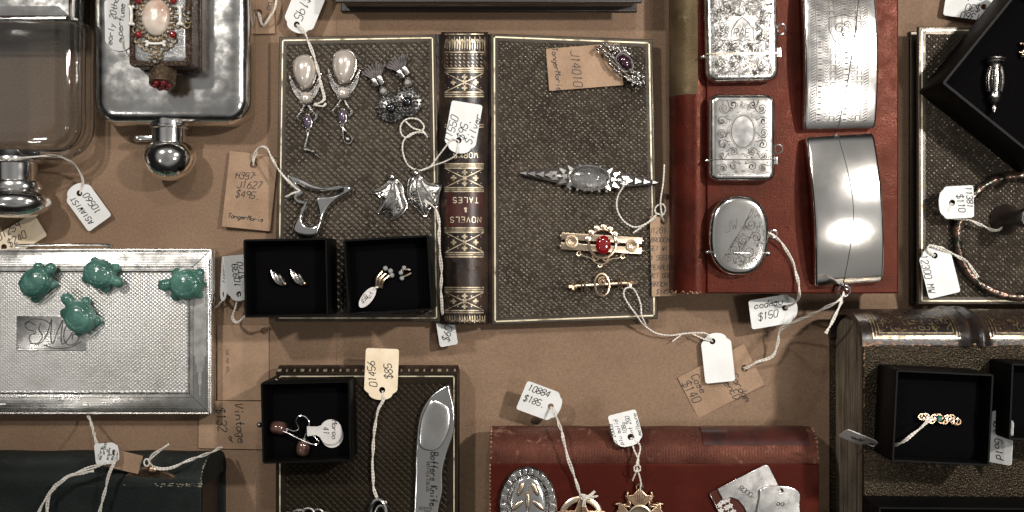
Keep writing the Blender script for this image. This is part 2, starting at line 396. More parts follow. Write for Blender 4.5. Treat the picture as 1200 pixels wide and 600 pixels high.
# ------------------------------------------------------------------ stroke lettering
G = {'A': "022842 1434", 'B': "0208 083847463505 053544433202", 'C': "4738180703123243", 'D': "0208 082846442202", 'E': "48080242 0535",
 'F': "480802 0535", 'G': "47381807031232434525", 'H': "0208 4248 0545", 'I': "2228", 'J': "4843321203", 'K': "0208 4805 0542", 'L': "080242",
 'M': "0208254842", 'N': "02084248", 'O': "180703123243473818", 'P': "0208 083847463505", 'Q': "180703123243473818 2441", 'R': "0208 083847463505 2542",
 'S': "473818070635444332120 3".replace(' ', ''), 'T': "0848 2822", 'U': "080312324348", 'V': "082248", 'W': "0812253248", 'X': "0842 4802",
 'Y': "0825 4825 2522", 'Z': "08480242", '0': "180703123243473818", '1': "172822", '2': "07183847460242", '3': "07183847463525 25354443321203",
 '4': "380444 3732", '5': "48080535444332120 3".replace(' ', ''), '6': "3816040312324344351504", '7': "084812", '8': "180706444332120304464738 18".replace(' ', ''),
 '9': "47381807061535464742", '$': "473818070635444332120 3 2921".replace('0 3 ', '03 '), '.': "2122", '&': "42071828371403122244", '-': "1535", '/': "0248", '_': "0141",
 'a': "4435150403123243 4542", 'b': "0802 0415354443321203", 'c': "443515040312324 3".replace(' ', ''), 'd': "4842 4435150403123243", 'e': "044435150403123243",
 'f': "48382722 0545", 'g': "4435150403123243 45413010", 'h': "0802 0415354442", 'i': "2522 2728", 'j': "35312010 3738", 'k': "0802 4503 1442", 'l': "282332",
 'm': "0502 04152522 25354542", 'n': "0502 0415354442", 'o': "150403123243443515", 'p': "0500 0415354443321203", 'q': "4540 4435150403123243", 'r': "0502 04153545",
 's': "4435150434321203", 't': "28233242 0545", 'u': "05031232 4542", 'v': "052245", 'w': "0512243245", 'x': "0542 4502", 'y': "0523 4510", 'z': "05450242"}
def strokes(text, cx, cy, h, rot=0., slant=.26, wide=.78, jit=.18, smooth=True, space=5.6):
    """handwritten text as 2-D polylines, centred on (cx, cy), cap height h"""
    k = h / 6.; out = []; x = 0.; n = len(text)
    ca, sa = math.cos(math.radians(rot)), math.sin(math.radians(rot))
    W = n * space * wide
    for ch in text:
        dy = R.uniform(-jit, jit) * 1.8
        for st in G.get(ch, '').split():
            pts = []
            for i in range(0, len(st) - 1, 2):
                u, v = int(st[i]), int(st[i + 1]) - 5
                u = x + (u + v * slant) * wide + R.uniform(-jit, jit); v = v + dy + R.uniform(-jit, jit)
                u = (u - W / 2) * k; v *= k
                pts.append((cx + u * ca - v * sa, cy + u * sa + v * ca))
            if len(pts) > 2 and smooth: pts = [tuple(p) for p in cr(pts, 4)]
            if len(pts) > 1: out.append(pts)
        x += space * wide
    return out
def spiral(cx, cy, r, turns, a0=0., dirn=1, n=24, tail=0.):
    out = []
    for i in range(n + 1):
        t = i / n; a = a0 + dirn * turns * 2 * PI * t; rr = r * (1 - .9 * t)
        out.append((cx + rr * math.cos(a), cy + rr * math.sin(a)))
    if tail:
        p = Vector(out[0]); d = Vector((-math.sin(a0), math.cos(a0))) * -dirn
        out = [tuple(p + d * tail + Vector((math.cos(a0), math.sin(a0))) * tail * .4)] + [tuple(p + d * tail * .5 + Vector((math.cos(a0), math.sin(a0))) * tail * .08)] + out
    return out

TAGS = 'price tags on white strings'
CARDS = 'brown kraft price cards'
def tag(label, cx, cy, z, rot, w, h, style='white', lines=(), string=None, tx=0., ty=0., hole=None, ink='ink', iw=.5, strands=2, name=None, shape=None, smat='string', sbuild=None):
    nm = name or ('kraft_price_card' if style == 'kraft' else 'price_tag')
    t = Thing(nm, label, 'price card' if style == 'kraft' else 'price tag', cx, cy, z, rot, tx, ty, group=CARDS if style == 'kraft' else TAGS)
    k = t.k; W, H = w * k, h * k
    if shape == 'oval': out = ell(W / 2, H / 2, 36)
    elif style == 'kraft': out = rring(W, H, .6, 2)
    else:
        sh = H * .17; a = W * .36; yb = H / 2 - sh; r = 1.3
        out = [(-W / 2 + r, -H / 2), (W / 2 - r, -H / 2), (W / 2 - r * .3, -H / 2 + r * .3), (W / 2, -H / 2 + r), (W / 2, yb - 1.2), (W / 2 - .6, yb), (a, yb + 1.4)]
        for i in range(1, 12):
            an = PI * i / 12; out.append((a * math.cos(an), yb + 1.4 + (sh - 1.4) * math.sin(an)))
        out += [(-a, yb + 1.4), (-W / 2 + .6, yb), (-W / 2, yb - 1.2), (-W / 2, -H / 2 + r), (-W / 2 + r * .3, -H / 2 + r * .3)]
    hx, hy = t.L(*hole)[:2] if hole else (0, H / 2 - 4.2 * (h / 58.))
    if hole: hx, hy = max(-W / 2 + 2.2, min(W / 2 - 2.2, hx)), max(-H / 2 + 2.2, min(H / 2 - 2.2, hy))
    hr = 1.75 if style != 'kraft' else 2.1
    holes = [] if shape == 'oval' else [ell(hr, hr, 18, hx, hy)]
    m = MB().plate(out, holes, -.2, .45, .06)
    m.build('card', {'white': 'white_card', 'kraft': 'kraft_card', 'cream': 'cream_card', 'grey': 'grey_card'}[style], t)
    if lines:
        m = MB()
        for tx_, px, py, hh, ar in lines:
            l = t.I @ P(px, py, z)
            for st in strokes(tx_, l[0], l[1], hh * k, ar - rot): m.ribbon(st, iw, lambda x, y: (x, y, .29))
        m.build('handwriting', ink, t)
    if string:
        m = MB()
        for path in (string if isinstance(string[0], list) else [string]):
            m.cord([P(*p) for p in path], strands=strands)
        m.build('string', smat, t, world=True)
    return t

# ------------------------------------------------------------------ setting
def struct(name, mb, m):
    o = mb.build(name, m, None); o['kind'] = 'structure'; return o
struct('table', MB().box(-900, 900, -700, 700, -30, 0), 'kraft')

t = Thing('kraft_sheet', 'large sheet of brown kraft paper lining the middle of the table', 'paper', 680, 300, 0)
a, b = t.L(395, 700), t.L(1300, -100)
m = MB(); N = 40
m.loft([[(a[0] + (.25 * math.sin(j * .9) if i == 0 else (b[0] - a[0]) * i / N), a[1] + (b[1] - a[1]) * j / N, .34) for i in range(N + 1)] for j in range(N + 1)], False, False, closed=False)
m.loft([[(a[0] + .25 * math.sin(j * .9), a[1] + (b[1] - a[1]) * j / N, z) for z in (.02, .34)] for j in range(N + 1)], False, False, closed=False)
m.build('paper', 'kraft', t)
# ------------------------------------------------------------------ books
BOOKS = 'antique leather books used as stands'
def emboss(mb, t, quad, a, b, z, hgt, inset=.42, jit=.12, level=False):
    """raised diamonds inside a pixel quad (TL, TR, BR, BL)"""
    tl, tr, br, bl = [Vector(q) for q in quad]
    W = (tr - tl).length; Hh = (bl - tl).length
    f = lambda u, v: (tl.lerp(tr, u)).lerp(bl.lerp(br, u), v)
    ni, nj = int(W / a), int(Hh / b)
    cl = lambda x: max(0., min(1., x))
    vs = []; fs = []
    for i in range(ni + 1):
        for j in range(nj + 1):
            if (i + j) % 2: continue
            base = []; cj = R.uniform(1 - jit, 1 + jit)
            for ring in (1., inset):
                for dx, dy in ((0, -1), (1, 0), (0, 1), (-1, 0)):
                    p = f(cl((i + dx * ring) / ni), cl((j + dy * ring) / nj))
                    l = t.L(p.x, p.y, z)
                    base.append((l[0], l[1], l[2] + (hgt * (cj if level else R.uniform(1 - jit, 1 + jit)) if ring < 1 else 0)))
            n = len(vs); vs += base
            fs += [(n + (q + 1) % 4, n + q, n + 4 + q, n + 4 + (q + 1) % 4) for q in range(4)] + [(n + 7, n + 6, n + 5, n + 4)]
    mb.add(vs, fs, flat=True)
def gilt_rect(mb, t, quad, w, z):
    q = [t.L(x, y, z) for x, y in quad]
    for a, b in zip(q, q[1:] + q[:1]):
        d = (b - a).normalized() * w * .5
        mb.ribbon([(a - d)[:2], (a.lerp(b, .5))[:2], (b + d)[:2]], w, lambda x, y, zz=q[0][2]: (x, y, zz))
def inset(quad, d):
    (a, b), (c, e), (g, h), (i, j) = quad
    return [(a + d, b + d), (c - d, e + d), (g - d, h - d), (i + d, j - d)]

# --- open book in the middle
def open_book():
    t = Thing('open_book', 'open antique book lying face down with embossed brown covers and gilt spine in the centre', 'book', 545, 210, 0, group=BOOKS)
    m = MB(); m.box(*[v for v in (t.L(334, 370, 3)[0], t.L(758, 370, 3)[0])], t.L(0, 370, 3)[1], t.L(0, 52, 3)[1], 0, 6.4); m.build('page_block', 'pages', t)
    quads = {'L': [(327, 43), (511, 40), (516, 377), (322, 377)], 'R': [(575, 39), (765, 46), (771, 374), (576, 381)]}
    for key, q in quads.items():
        out = t.L2(q, 10)
        e = MB().plate([tuple(p) for p in out][::-1], (), 6.5, 3.5, .8)
        emboss(e, t, inset(q, 9), *((4., 3.8) if key == 'L' else (3.1, 2.85)), 10.02, .55 if key == 'L' else .45)
        c = e.build('cover', 'leather_brown', t)
        g = MB(); gilt_rect(g, t, inset(q, 4.3), .8 if key == 'R' else .65, 10.06); o = g.build('gilt_border', 'gilt', c); 
        g = MB(); gilt_rect(g, t, inset(q, 8), .35, 10.05); g.build('tooled_border', 'black_leather', c)
    # spine: an arch between x 517 and 572
    def f(u, v, dz=0.):
        x = 517 + 3 * 0 + 55 * u; a = t.L(x, v, 9 + 7.5 * math.sin(PI * min(1, max(0, u))) ** .7 + dz); return tuple(a)
    rows = [37.5, 39, 60, 82, 110, 130, 148, 190, 223, 268, 300, 340, 366, 379, 380.5]
    m = MB(); N = 18
    rr = []
    for v in rows:
        raised = 0.25 if 37.6 < v < 380 else -.5
        rr.append([f(i / N, v, raised) for i in range(N + 1)])
    m.loft(rr, False, False, closed=False)
    sp = m.build('spine', 'leather_spine', t, angle=60)
    j = MB()
    for x0, x1 in ((510, 519.5), (566, 576)):
        j.loft([[tuple(t.L(x0, v, 9)), tuple(t.L((x0 + x1) / 2, v, 7.6)), tuple(t.L(x1, v, 9.2))] for v in (40, 200, 379)], False, False, closed=False)
    j.build('hinge', 'leather_spine', t)
    g = MB(); F = lambda x, y: f((x - 517) / 55., y, .33)
    for y in (80, 82.5, 84.5, 108, 110.5, 113, 146, 149, 192, 194.5, 197, 220, 222.5, 224.5, 267, 269.5, 272, 296, 298.5, 301, 337, 339.5, 342, 364, 366.5):
        g.ribbon([(521 + i * 4.6, y) for i in range(11)], 1.5 if y % 1 == 0 else 1.0, F)
    g.ribbon([(521 + i * 4.6, 61) for i in range(11)], .9, F); g.ribbon([(521 + i * 4.6, 40) for i in range(11)], .9, F)
    for a, b in ((85, 108), (197, 220), (272, 296), (342, 364)):
        cy = (a + b) / 2; hh = (b - a) / 2 - 1
        for s_ in (1, -1): g.ribbon([(523 + 43 * i / 8, cy + s_ * hh * (1 - 2 * i / 8)) for i in range(9)], 1.1, F)
        for dx, dy in ((0, 0), (0, -.62), (0, .62), (-13, 0), (13, 0)):
            x0, y0 = 544.5 + dx, cy + dy * hh
            for q in range(4):
                an = q * PI / 2 + PI / 4 * (dx == 0 and dy == 0)
                g.ribbon([(x0, y0), (x0 + 2.2 * math.cos(an), y0 + 2.2 * math.sin(an)), (x0 + 3.2 * math.cos(an), y0 + 3.2 * math.sin(an))], 2.2, F)
        for dx in (-19, -8, 8, 19):
            for s_ in (-1, 1): g.ribbon([(544.5 + dx - .6, cy + s_ * hh * .6), (544.5 + dx + .6, cy + s_ * hh * .6)], 1.2, F)
    for base, top in ((61, 42), (368, 379)):
        for i in range(8):
            x0 = 524 + i * 5.9; H = top - base
            g.ribbon([(x0 - 2.6 * math.cos(a) , base + H * (.25 + .55 * math.sin(a))) for a in [PI * q / 8 for q in range(9)]], .8, F)
            g.ribbon([(x0, base + H * .2), (x0, base + H * .75)], .9, F)
            g.ribbon([(x0 + 2.9, base + H * .1), (x0 + 2.9, base + H * .95)], .7, F)
    for y in (64, 67, 72, 76):
        for i in range(9): g.ribbon([(523 + i * 5, y), (525 + i * 5, y + (2 if y > 66 else 0))], .9, F)
    g.build('gilt_tooling', 'gilt_dull', sp)
    m = MB(); m.loft([[f(.1 + .8 * i / N, v, .29) for i in range(N + 1)] for v in (226, 240, 253, 265.5)], False, False, closed=False); m.build('title_label', 'leather_title', sp, angle=60)
    g = MB()
    for txt, y, hh in (('NOVELS', 257.5, 6.3), ('&', 246, 5), ('TALES', 234.5, 6.3), ('WORKS', 182, 6)):
        g = MB()
        for st in strokes(txt, 544.5, -y, hh, 180, 0, .95, 0, False, 6.4): g.ribbon([(x, -yy) for x, yy in st], .85, lambda x, y: f((x - 517) / 55., y, .42))
        g.build('lettering', 'gilt', sp)
open_book()

def flat_book(name, label, x0, y0, x1, y1, h, cover, pitch, mat_c, lines, spine_top=False, hgt=.5, th=3.2):
    """closed book seen from above; pixel rectangle is that of its upper cover"""
    t = Thing(name, label, 'book', (x0 + x1) / 2, (y0 + y1) / 2, 0, group=BOOKS)
    q = [(x0, y0), (x1, y0), (x1, y1), (x0, y1)]
    a, b = t.L(x0, y1, h), t.L(x1, y0, h)
    m = MB(); m.box(a[0] + 4, b[0] - 4, a[1] + 4, b[1] - 4, th, h - th); m.build('page_block', 'pages', t)
    m = MB().plate([(a[0], a[1]), (b[0], a[1]), (b[0], b[1]), (a[0], b[1])], (), 0, th, .6); m.build('back_cover', mat_c, t)
    m = MB().plate([(a[0], a[1]), (b[0], a[1]), (b[0], b[1]), (a[0], b[1])], (), h - th, th, .7)
    emboss(m, t, inset(q, cover), *pitch, h + .02, hgt); c = m.build('front_cover', mat_c, t)
    g = MB()
    for ins, w in lines: gilt_rect(g, t, inset(q, ins), w, h + .07)
    g.build('gilt_border', 'gilt', c)
    if spine_top:
        m = MB(); m.loft([[(x, b[1] + 3.2 * math.sin(PI * i / 8), (h - .3) * (1 - i / 8) + .3) for i in range(9)] for x in (a[0] + .5, b[0] - .5)], closed=False, cap0=False, cap1=False)
        s_ = m.build('spine', 'leather_spine', t)
        g = MB()
        for i in range(24):
            x = a[0] + 2 + (b[0] - a[0] - 4) * i / 23
            g.ribbon([(x, b[1] + .3), (x, b[1] + 1.6)], 1.0 if i % 3 else 2.2, lambda x, y: (x, y, h - (y - b[1]) * 1.4 + .5))
        g.build('gilt_tooling', 'gilt_dull', s_)
    return t
flat_book('leather_book', 'embossed dark brown book with gilt border at the bottom holding the silver blade', 323, 436, 537, 680, 18, 13, (4.1, 4.0), 'leather_dimmed', [(5, .6)], True)
flat_book('leather_book', 'embossed brown book at the right edge under the bangle and the tilted black box', 1076, 31, 1290, 357, 16, 9, (3.1, 2.95), 'leather_brown', [(4.5, .8)], False, .5)

# --- red cloth book, bottom
def spine_book(name, label, x0, yj, x1, y1, h, bulge, m_cover, m_spine, th=3.0, m_page='pages', nx=2):
    """book whose rounded spine faces the top of the photo; yj = joint between spine and upper cover"""
    t = Thing(name, label, 'book', (x0 + x1) / 2, (yj + y1) / 2, 0, group=BOOKS)
    a, b = t.L(x0, y1, h), t.L(x1, yj, h)
    m = MB(); prof = []
    for i in range(13):
        an = PI * i / 12
        prof.append((b[1] - 3 + (bulge - .5) * math.sin(an), h / 2 + (h / 2 - th) * math.cos(an)))
    prof = [(a[1] + 4, h - th)] + prof + [(a[1] + 4, th)]
    m.loft([[(x, y, z) for y, z in prof] for x in (a[0] + 3, b[0] - 3)]); m.build('page_block', m_page, t)
    for nm, z in (('front_cover', h - th), ('back_cover', 0.)):
        m = MB().plate([(a[0], a[1]), (b[0], a[1]), (b[0], b[1] - 1.2), (a[0], b[1] - 1.2)], (), z, th, .9); m.build(nm, m_cover, t)
    def f(x, u, dz=0.):   # u 0 at the joint on the upper cover, 1 at the lower one
        an = PI * u; r = 1 + dz / bulge
        e = .8
        y = b[1] - 2.5 + (bulge + 2.5) * math.sin(an) ** e * r
        z = h / 2 + (h / 2) * math.copysign(abs(math.cos(an)) ** .9, math.cos(an)) * r
        return (x, y, z)
    return t, a, b, f
t, a, b, f = spine_book('red_book', 'crimson cloth book with faded rounded spine under the medals at the bottom', 574, 541, 960, 680, 34, 17, 'cloth_red', 'spine_red')
m = MB(); xs = [a[0] + (b[0] - a[0]) * i / 40 for i in range(41)]
rings = []
for x in xs:
    j = R.uniform(-.12, .12)
    row = [f(x, u / 24, .15 * math.sin(x * .21) + j * .4) for u in range(25)]
    row[0] = (x, row[0][1] - .3, row[0][2] - 1.2); rings.append(row)
m.loft(rings, False, False, closed=False); sp = m.build('spine', 'spine_red', t, angle=70)
m = MB(); m.loft([[f(x, u / 24, .35) for u in range(4, 13)] for x in xs[26:40]], False, False, closed=False); m.build('title_label', 'leather_title', sp, angle=70)
m = MB()
for x in (a[0] + .6, b[0] - .6):
    for q in range(9):
        u = .05 + .05 * q; p = f(x, u, .1); m.ball((p[0], p[1], p[2]), R.uniform(.5, 1.1), nu=7, nv=5)
for q in range(16):
    p = Vector((a[0] + .2, b[1] - 2 - q * 2.2, 33.6)); m.ball(p, R.uniform(.3, .8), (1, 1.5, .7), 6, 4)
m.build('worn_edge', 'worn', t)
SPINE_RED = (a, b, f)

# --- grained album, bottom right
t, a, b, f = spine_book('leather_album', 'thick grained brown leather album with gilt spine at the lower right', 1012, 400, 1330, 720, 64, 15.5, 'leather_grain', 'leather_spine', 3.5)
m = MB(); xs = [a[0] - .5 + (b[0] - a[0]) * i / 90 for i in range(91)]
band = lambda x: sum(math.exp(-((x - (a[0] + c)) / 2.6) ** 2) for c in (55, 62.5, 122, 129)) * 1.5 - .9 * sum(math.exp(-((x - (a[0] + c)) / 1.3) ** 2) for c in (58.7, 125.5))
m.loft([[f(x, u / 28, band(x)) for u in range(29)] for x in xs], False, False, closed=False)
# the spine is a thick leather shell: inner skin and end rim
x = xs[0]; m.loft([[f(x, u / 28, 0) for u in range(29)], [f(x, u / 28, -2.6) for u in range(29)], [f(x + 6, u / 28, -2.6) for u in range(29)]], False, False, closed=False)
sp = m.build('spine', 'leather_spine', t, angle=60)
g = MB()
for x0, x1 in ((a[0] + 5, a[0] + 51), (a[0] + 67, a[0] + 118)):
    F = lambda x, y: f(x, y, .25)
    for i, (u0, u1) in enumerate(((.045, .47), (.06, .46), (.09, .44))):
        e = i * 1.7
        for w_ in ([(x0 + e + (x1 - x0 - 2 * e) * q / 20, u0) for q in range(21)],): g.ribbon_u = None
        for q in range(20):
            xa, xb = x0 + e + (x1 - x0 - 2 * e) * q / 20, x0 + e + (x1 - x0 - 2 * e) * (q + 1) / 20
            g.add([F(xa, u0), F(xb, u0), F(xb, u0 + .011), F(xa, u0 + .011)], [(0, 1, 2, 3)])
        for xx in (x0 + e, x1 - e):
            for q in range(8):
                ua, ub = u0 + (u1 - u0) * q / 8, u0 + (u1 - u0) * (q + 1) / 8
                g.add([F(xx, ua), F(xx + .6, ua), F(xx + .6, ub), F(xx, ub)], [(0, 1, 2, 3)])
    for k_ in range(11):
        cx, cu = x0 + 6 + (x1 - x0 - 12) * k_ / 10, R.choice((.15, .22, .3))
        for st in (spiral(cx, cu * 60, R.uniform(2.0, 3.6), 1.3, R.random() * 6, R.choice((1, -1)), 16, 3),):
            g.ribbon([(x, y) for x, y in st], .55, lambda x, y: f(x, max(.1, min(.45, y / 60)), .25))
    for k_ in range(46):
        cx, cu = R.uniform(x0 + 5, x1 - 5), R.uniform(.12, .4)
        g.add([f(cx, cu, .25), f(cx + 1.1, cu + .006, .25), f(cx + .5, cu + .03, .25)], [(0, 1, 2)])
g.build('gilt_tooling', 'dim_gilt', sp)
m = MB()
for q in range(90):
    x = a[0] + (R.random() ** 2) * 120; m.ball((x, b[1] - 1.5 + R.uniform(-1, 1.2), 63.9), R.uniform(.2, .6), (2.2, .8, .5), 6, 4)
for q in range(30): m.ball((a[0] + .2 + R.uniform(0, .6), b[1] - 2 - R.random() ** 1.5 * 40, 63.7), R.uniform(.2, .55), (.8, 1.8, .6), 6, 4)
m.build('worn_edge', 'worn', t)

# --- black-green book, bottom left
t, a, b, f = spine_book('dark_book', 'blackish green book with scuffed corner at the lower left', -60, 566, 236, 720, 52, 12, 'green_black', 'green_black', m_page='black_leather')
m = MB(); xs = [a[0] + (b[0] - a[0]) * i / 30 for i in range(31)]
m.loft([[f(x, u / 24, .2 * math.sin(x * .15)) for u in range(25)] for x in xs], closed=False); sp = m.build('spine', 'green_black', t, angle=60)
m = MB()
for q in range(70):
    x = b[0] - R.random() ** 2 * 42; u = .012 + R.uniform(-.01, .02); p = f(x, max(.004, u), .05); m.ball(p, R.uniform(.12, .45), (2, .8, .6), 6, 4)
for q in range(34):
    u = R.random() * .35; p = f(b[0] - R.random() * .5, u, .05); m.ball(p, R.uniform(.15, .5), (.8, 1.4, 1), 6, 4)
m.build('worn_edge', 'worn_pale', t)
GREEN = f

# --- black book, top edge
t = Thing('dark_book', 'nearly black book whose lower edge shows at the top of the photo', 'book', 572, -20, 0, group=BOOKS)
a, b = t.L(392, 3, 26), t.L(752, -90, 26)
m = MB().plate([(a[0], a[1]), (b[0], a[1]), (b[0], b[1]), (a[0], b[1])], (), 23, 3, .7); c = m.build('front_cover', 'black_leather', t)
g = MB(); g.ribbon([(a[0] + 3, a[1] + 2.4), (0, a[1] + 2.4), (b[0] - 3, a[1] + 2.4)], .5, lambda x, y: (x, y, 26.06)); g.build('gilt_border', 'bronze', c)
MB().plate([(a[0], a[1]), (b[0], a[1]), (b[0], b[1]), (a[0], b[1])], (), 0, 3, .7).build('back_cover', 'black_leather', t)
MB().box(a[0] + 3, b[0] - 3, a[1] + 3, b[1] - 3, 3, 23).build('page_block', 'pages', t)

# --- red leather book, right (spine on the left)
t = Thing('red_book', 'red leather book under the silver cases with its spine to the left', 'book', 930, 150, 0, group=BOOKS)
h = 30; a, b = t.L(828, 344, h), t.L(1053, -60, h)
MB().box(a[0] - 4, b[0] - 4, a[1] + 4, b[1] - 4, 3, 27).build('page_block', 'pages', t)
for nm, z in (('front_cover', 27.), ('back_cover', 0.)): MB().plate([(a[0], a[1]), (b[0], a[1]), (b[0], b[1]), (a[0], b[1])], (), z, 3, .9).build(nm, 'leather_red', t)
def f(y, u, dz=0.): 
    an = PI * u
    return (a[0] - 1 - (17.5 + dz) * math.sin(an) ** .75, y, 15 + (16.2 + dz) * math.copysign(abs(math.cos(an)) ** .85, math.cos(an)))
m = MB(); ys = [a[1] + (b[1] - a[1]) * i / 40 for i in range(41)]
rows = []
for y in ys:
    r_ = [f(y, u / 22, .12 * math.sin(y * .13)) for u in range(23)]; r_[0] = (r_[0][0] + 1.2, y, 28.6); rows.append(r_)
m.loft(rows, closed=False); sp = m.build('spine', 'leather_red', t, angle=70)
m = MB(); m.loft([[f(y, u / 22, .3) for u in range(1, 12)] for y in [t.L(0, yy, 25)[1] for yy in range(112, -40, -12)]], False, False, closed=False); m.build('title_label', 'olive_leather', sp, angle=70)
m = MB()
for q in range(26): p = f(a[1] + R.uniform(0, 1.2), R.random() * .5, .1); m.ball(p, R.uniform(.3, .8), (1, .7, .7), 6, 4)
for q in range(40): m.ball((R.uniform(a[0], b[0]), a[1] + .4, 29.2), R.uniform(.15, .35), (2, .7, .7), 6, 4)
m.build('worn_edge', 'worn', t)

# ------------------------------------------------------------------ boxes
BX = 'black jewellery boxes'
def ring_box(label, quad, z0, hgt, deep=9., lid_line=False, name='ring_box', wall=1.3):
    cx = sum(q[0] for q in quad) / 4; cy = sum(q[1] for q in quad) / 4
    v = Vector((quad[1][0] - quad[0][0], -(quad[1][1] - quad[0][1]))) + Vector((quad[2][0] - quad[3][0], -(quad[2][1] - quad[3][1])))
    rot = math.degrees(math.atan2(v.y, v.x)); z1 = z0 + hgt; k = .5 * (D - z1) / D
    w = v.length / 2 * k; hh = ((Vector(quad[3]) - Vector(quad[0])).length + (Vector(quad[2]) - Vector(quad[1])).length) / 2 * k
    wc = P(cx, cy, z1); px, py = 600 + wc.x / (.5 * (D - z0) / D), 300 - wc.y / (.5 * (D - z0) / D)
    t = Thing(name, label, 'jewellery box', px, py, z0, rot, group=BX)
    m = MB()
    R4 = lambda i, z: [(x, y, z) for x, y in rring(w - 2 * i, hh - 2 * i, max(.3, 1.4 - i), 3)]
    m.loft([R4(.5, 0), R4(0, .5), R4(0, hgt - .4), R4(.25, hgt), R4(wall - .2, hgt), R4(wall, hgt - .4), R4(wall, hgt - deep - 4)]); m.build('case', 'black_card', t)
    m = MB(); n = 10
    rows = []
    for j in range(n + 1):
        rows.append([(-w / 2 + wall + (w - 2 * wall) * i / n, -hh / 2 + wall + (hh - 2 * wall) * j / n, hgt - deep + .5 * math.sin(i * .9) * math.sin(j * 1.1) - (1.5 if i in (0, n) or j in (0, n) else 0)) for i in range(n + 1)])
    m.loft(rows, False, False, closed=False); m.build('velvet_pad', 'velvet', t)
    t.pad = z1 - deep + .4
    return t
B1 = ring_box('black ring box with a pair of small leaf stud earrings', [(286.5, 280), (384.5, 279), (384, 370), (285, 373)], 10, 32)
B2 = ring_box('black ring box with gold ear clips and an oval tag on the open book', [(404, 280.5), (504, 275), (506, 364), (405, 370)], 10, 32)
B3 = ring_box('black ring box with copper pearl drop earrings above the dark book', [(305.5, 448), (411, 446), (411.5, 541), (307, 544)], 0, 40)
B4 = ring_box('black ring box with a green stone ring on the grained album', [(1049, 433), (1164, 438), (1161, 547), (1046, 541)], 64, 28)
t = ring_box('black box half out of frame at the right edge above the album', [(1185, 425), (1290, 430), (1285, 520), (1182, 516)], 64, 26)
t = ring_box('long black box along the bottom right edge of the photo', [(1030, 593), (1250, 596), (1250, 690), (1028, 690)], 64, 26)
# tilted large box
c0 = (1102, 99); e1 = (.628, -.777); e2 = (.794, .608); s1 = 160
B5 = ring_box('large tilted black box holding a silver pendant at the upper right', [(c0[0], c0[1]), (c0[0] + e1[0] * s1, c0[1] + e1[1] * s1), (c0[0] + (e1[0] + e2[0]) * s1, c0[1] + (e1[1] + e2[1]) * s1), (c0[0] + e2[0] * s1, c0[1] + e2[1] * s1)], 16.5, 34, 12, wall=1.8)
# small brass clasps on box 3
m = MB()
for py in (500,): 
    p = B3.L(304, 498, 20); m.ball(p, 1.6); m.build('clasp', 'old_silver', B3); m = MB()
for px in (324,): 
    p = B3.L(324, 445, 32); m.ball(p, 1.2)
m.build('clasp', 'old_silver', B3)

# ------------------------------------------------------------------ silver cases
VC = 'silver match cases on the red book'
def flourish(mb, f, x0, x1, y0, y1, n, r0, r1, w, keep=lambda x, y: True):
    k = 0
    while k < n:
        x, y = R.uniform(x0, x1), R.uniform(y0, y1)
        k += 1
        if not keep(x, y): continue
        st = spiral(x, y, R.uniform(r0, r1), R.uniform(.6, 1.2), R.random() * 6.28, R.choice((-1, 1)), 12, R.uniform(0, r1))
        st = [p for p in st if x0 - .6 < p[0] < x1 + .6 and y0 - .6 < p[1] < y1 + .6 and keep(*p)]
        if len(st) > 2: mb.ribbon(st, w * R.uniform(1.0, 1.6), f)
PROF = [(1.6, 0), (.4, 1.2), (0, 3), (0, 6), (.45, 7.5), (1.3, 8.5), (2.6, 9.0), (4., 9.15), (6.5, 9.2)]
def ring_part(t, c, r, rt, ry=1., tilt=0., m='silver', name='ring', M=None):
    pts = [(c[0] + r * math.cos(a), c[1] + r * ry * math.sin(a), c[2] + r * tilt * math.sin(a)) for a in [2 * PI * i / 20 for i in range(20)]]
    return MB().tube(pts, rt, 7, True).build(name, m, t)
# vesta 1
t = Thing('match_case', 'square silver match case engraved all over with leaves, topmost on the red book', 'match case', 866, 42, 30, 1, group=VC)
k = t.k; W, H = 84 * k, 112 * k
MB().rbox(W, H, 6, PROF).build('body', 'engraved', t)
F = lambda x, y: (x, y, 9.26)
m = MB(); inshield = lambda x, y: abs(x + .2) < 7.2 and -5.5 < y < 9
flourish(m, F, -W / 2 + 3, W / 2 - 3, -H / 2 + 3, H / 2 - 3, 1100, .6, 1.6, .19, lambda x, y: not inshield(x, y) and abs(y + 11.6) > .7)
for st in ([(-6.5, -4.8), (-6, 1), (-3, 6), (0, 8.4), (3, 6), (6, 1), (6.5, -4.8), (2, -4), (0, -5), (-2, -4), (-6.5, -4.8)],): m.ribbon(st, .5, F)
for st in strokes('RAE', .2, 0, 4.4, 0, .25, .8, .08): m.ribbon(st, .5, F)
m.build('engraving', 'dark_silver', t)
m = MB(); m.box(-W / 2 - .5, W / 2 + .35, -11.9, -11.2, 1, 9.45, b=.2); m.build('lid_rim', 'gold', t)
m = MB(); m.lathe([(0, -2.6), (1.6, -2.5), (1.7, 2.5), (0, 2.6)], 12, Matrix.Translation((W / 2 + 1, -10.8, 5.5)) @ Matrix.Rotation(PI / 2, 4, 'X')); m.build('hinge', 'silver', t); m = MB(); m.ball((-W / 2 - .6, -12.2, 4), 1.3, (1.6, 1, .8)); m.build('thumb_lip', 'silver', t)
ring_part(t, (W / 2 + 2.3, 2, 6), 2.2, .5, 1.3, .6)
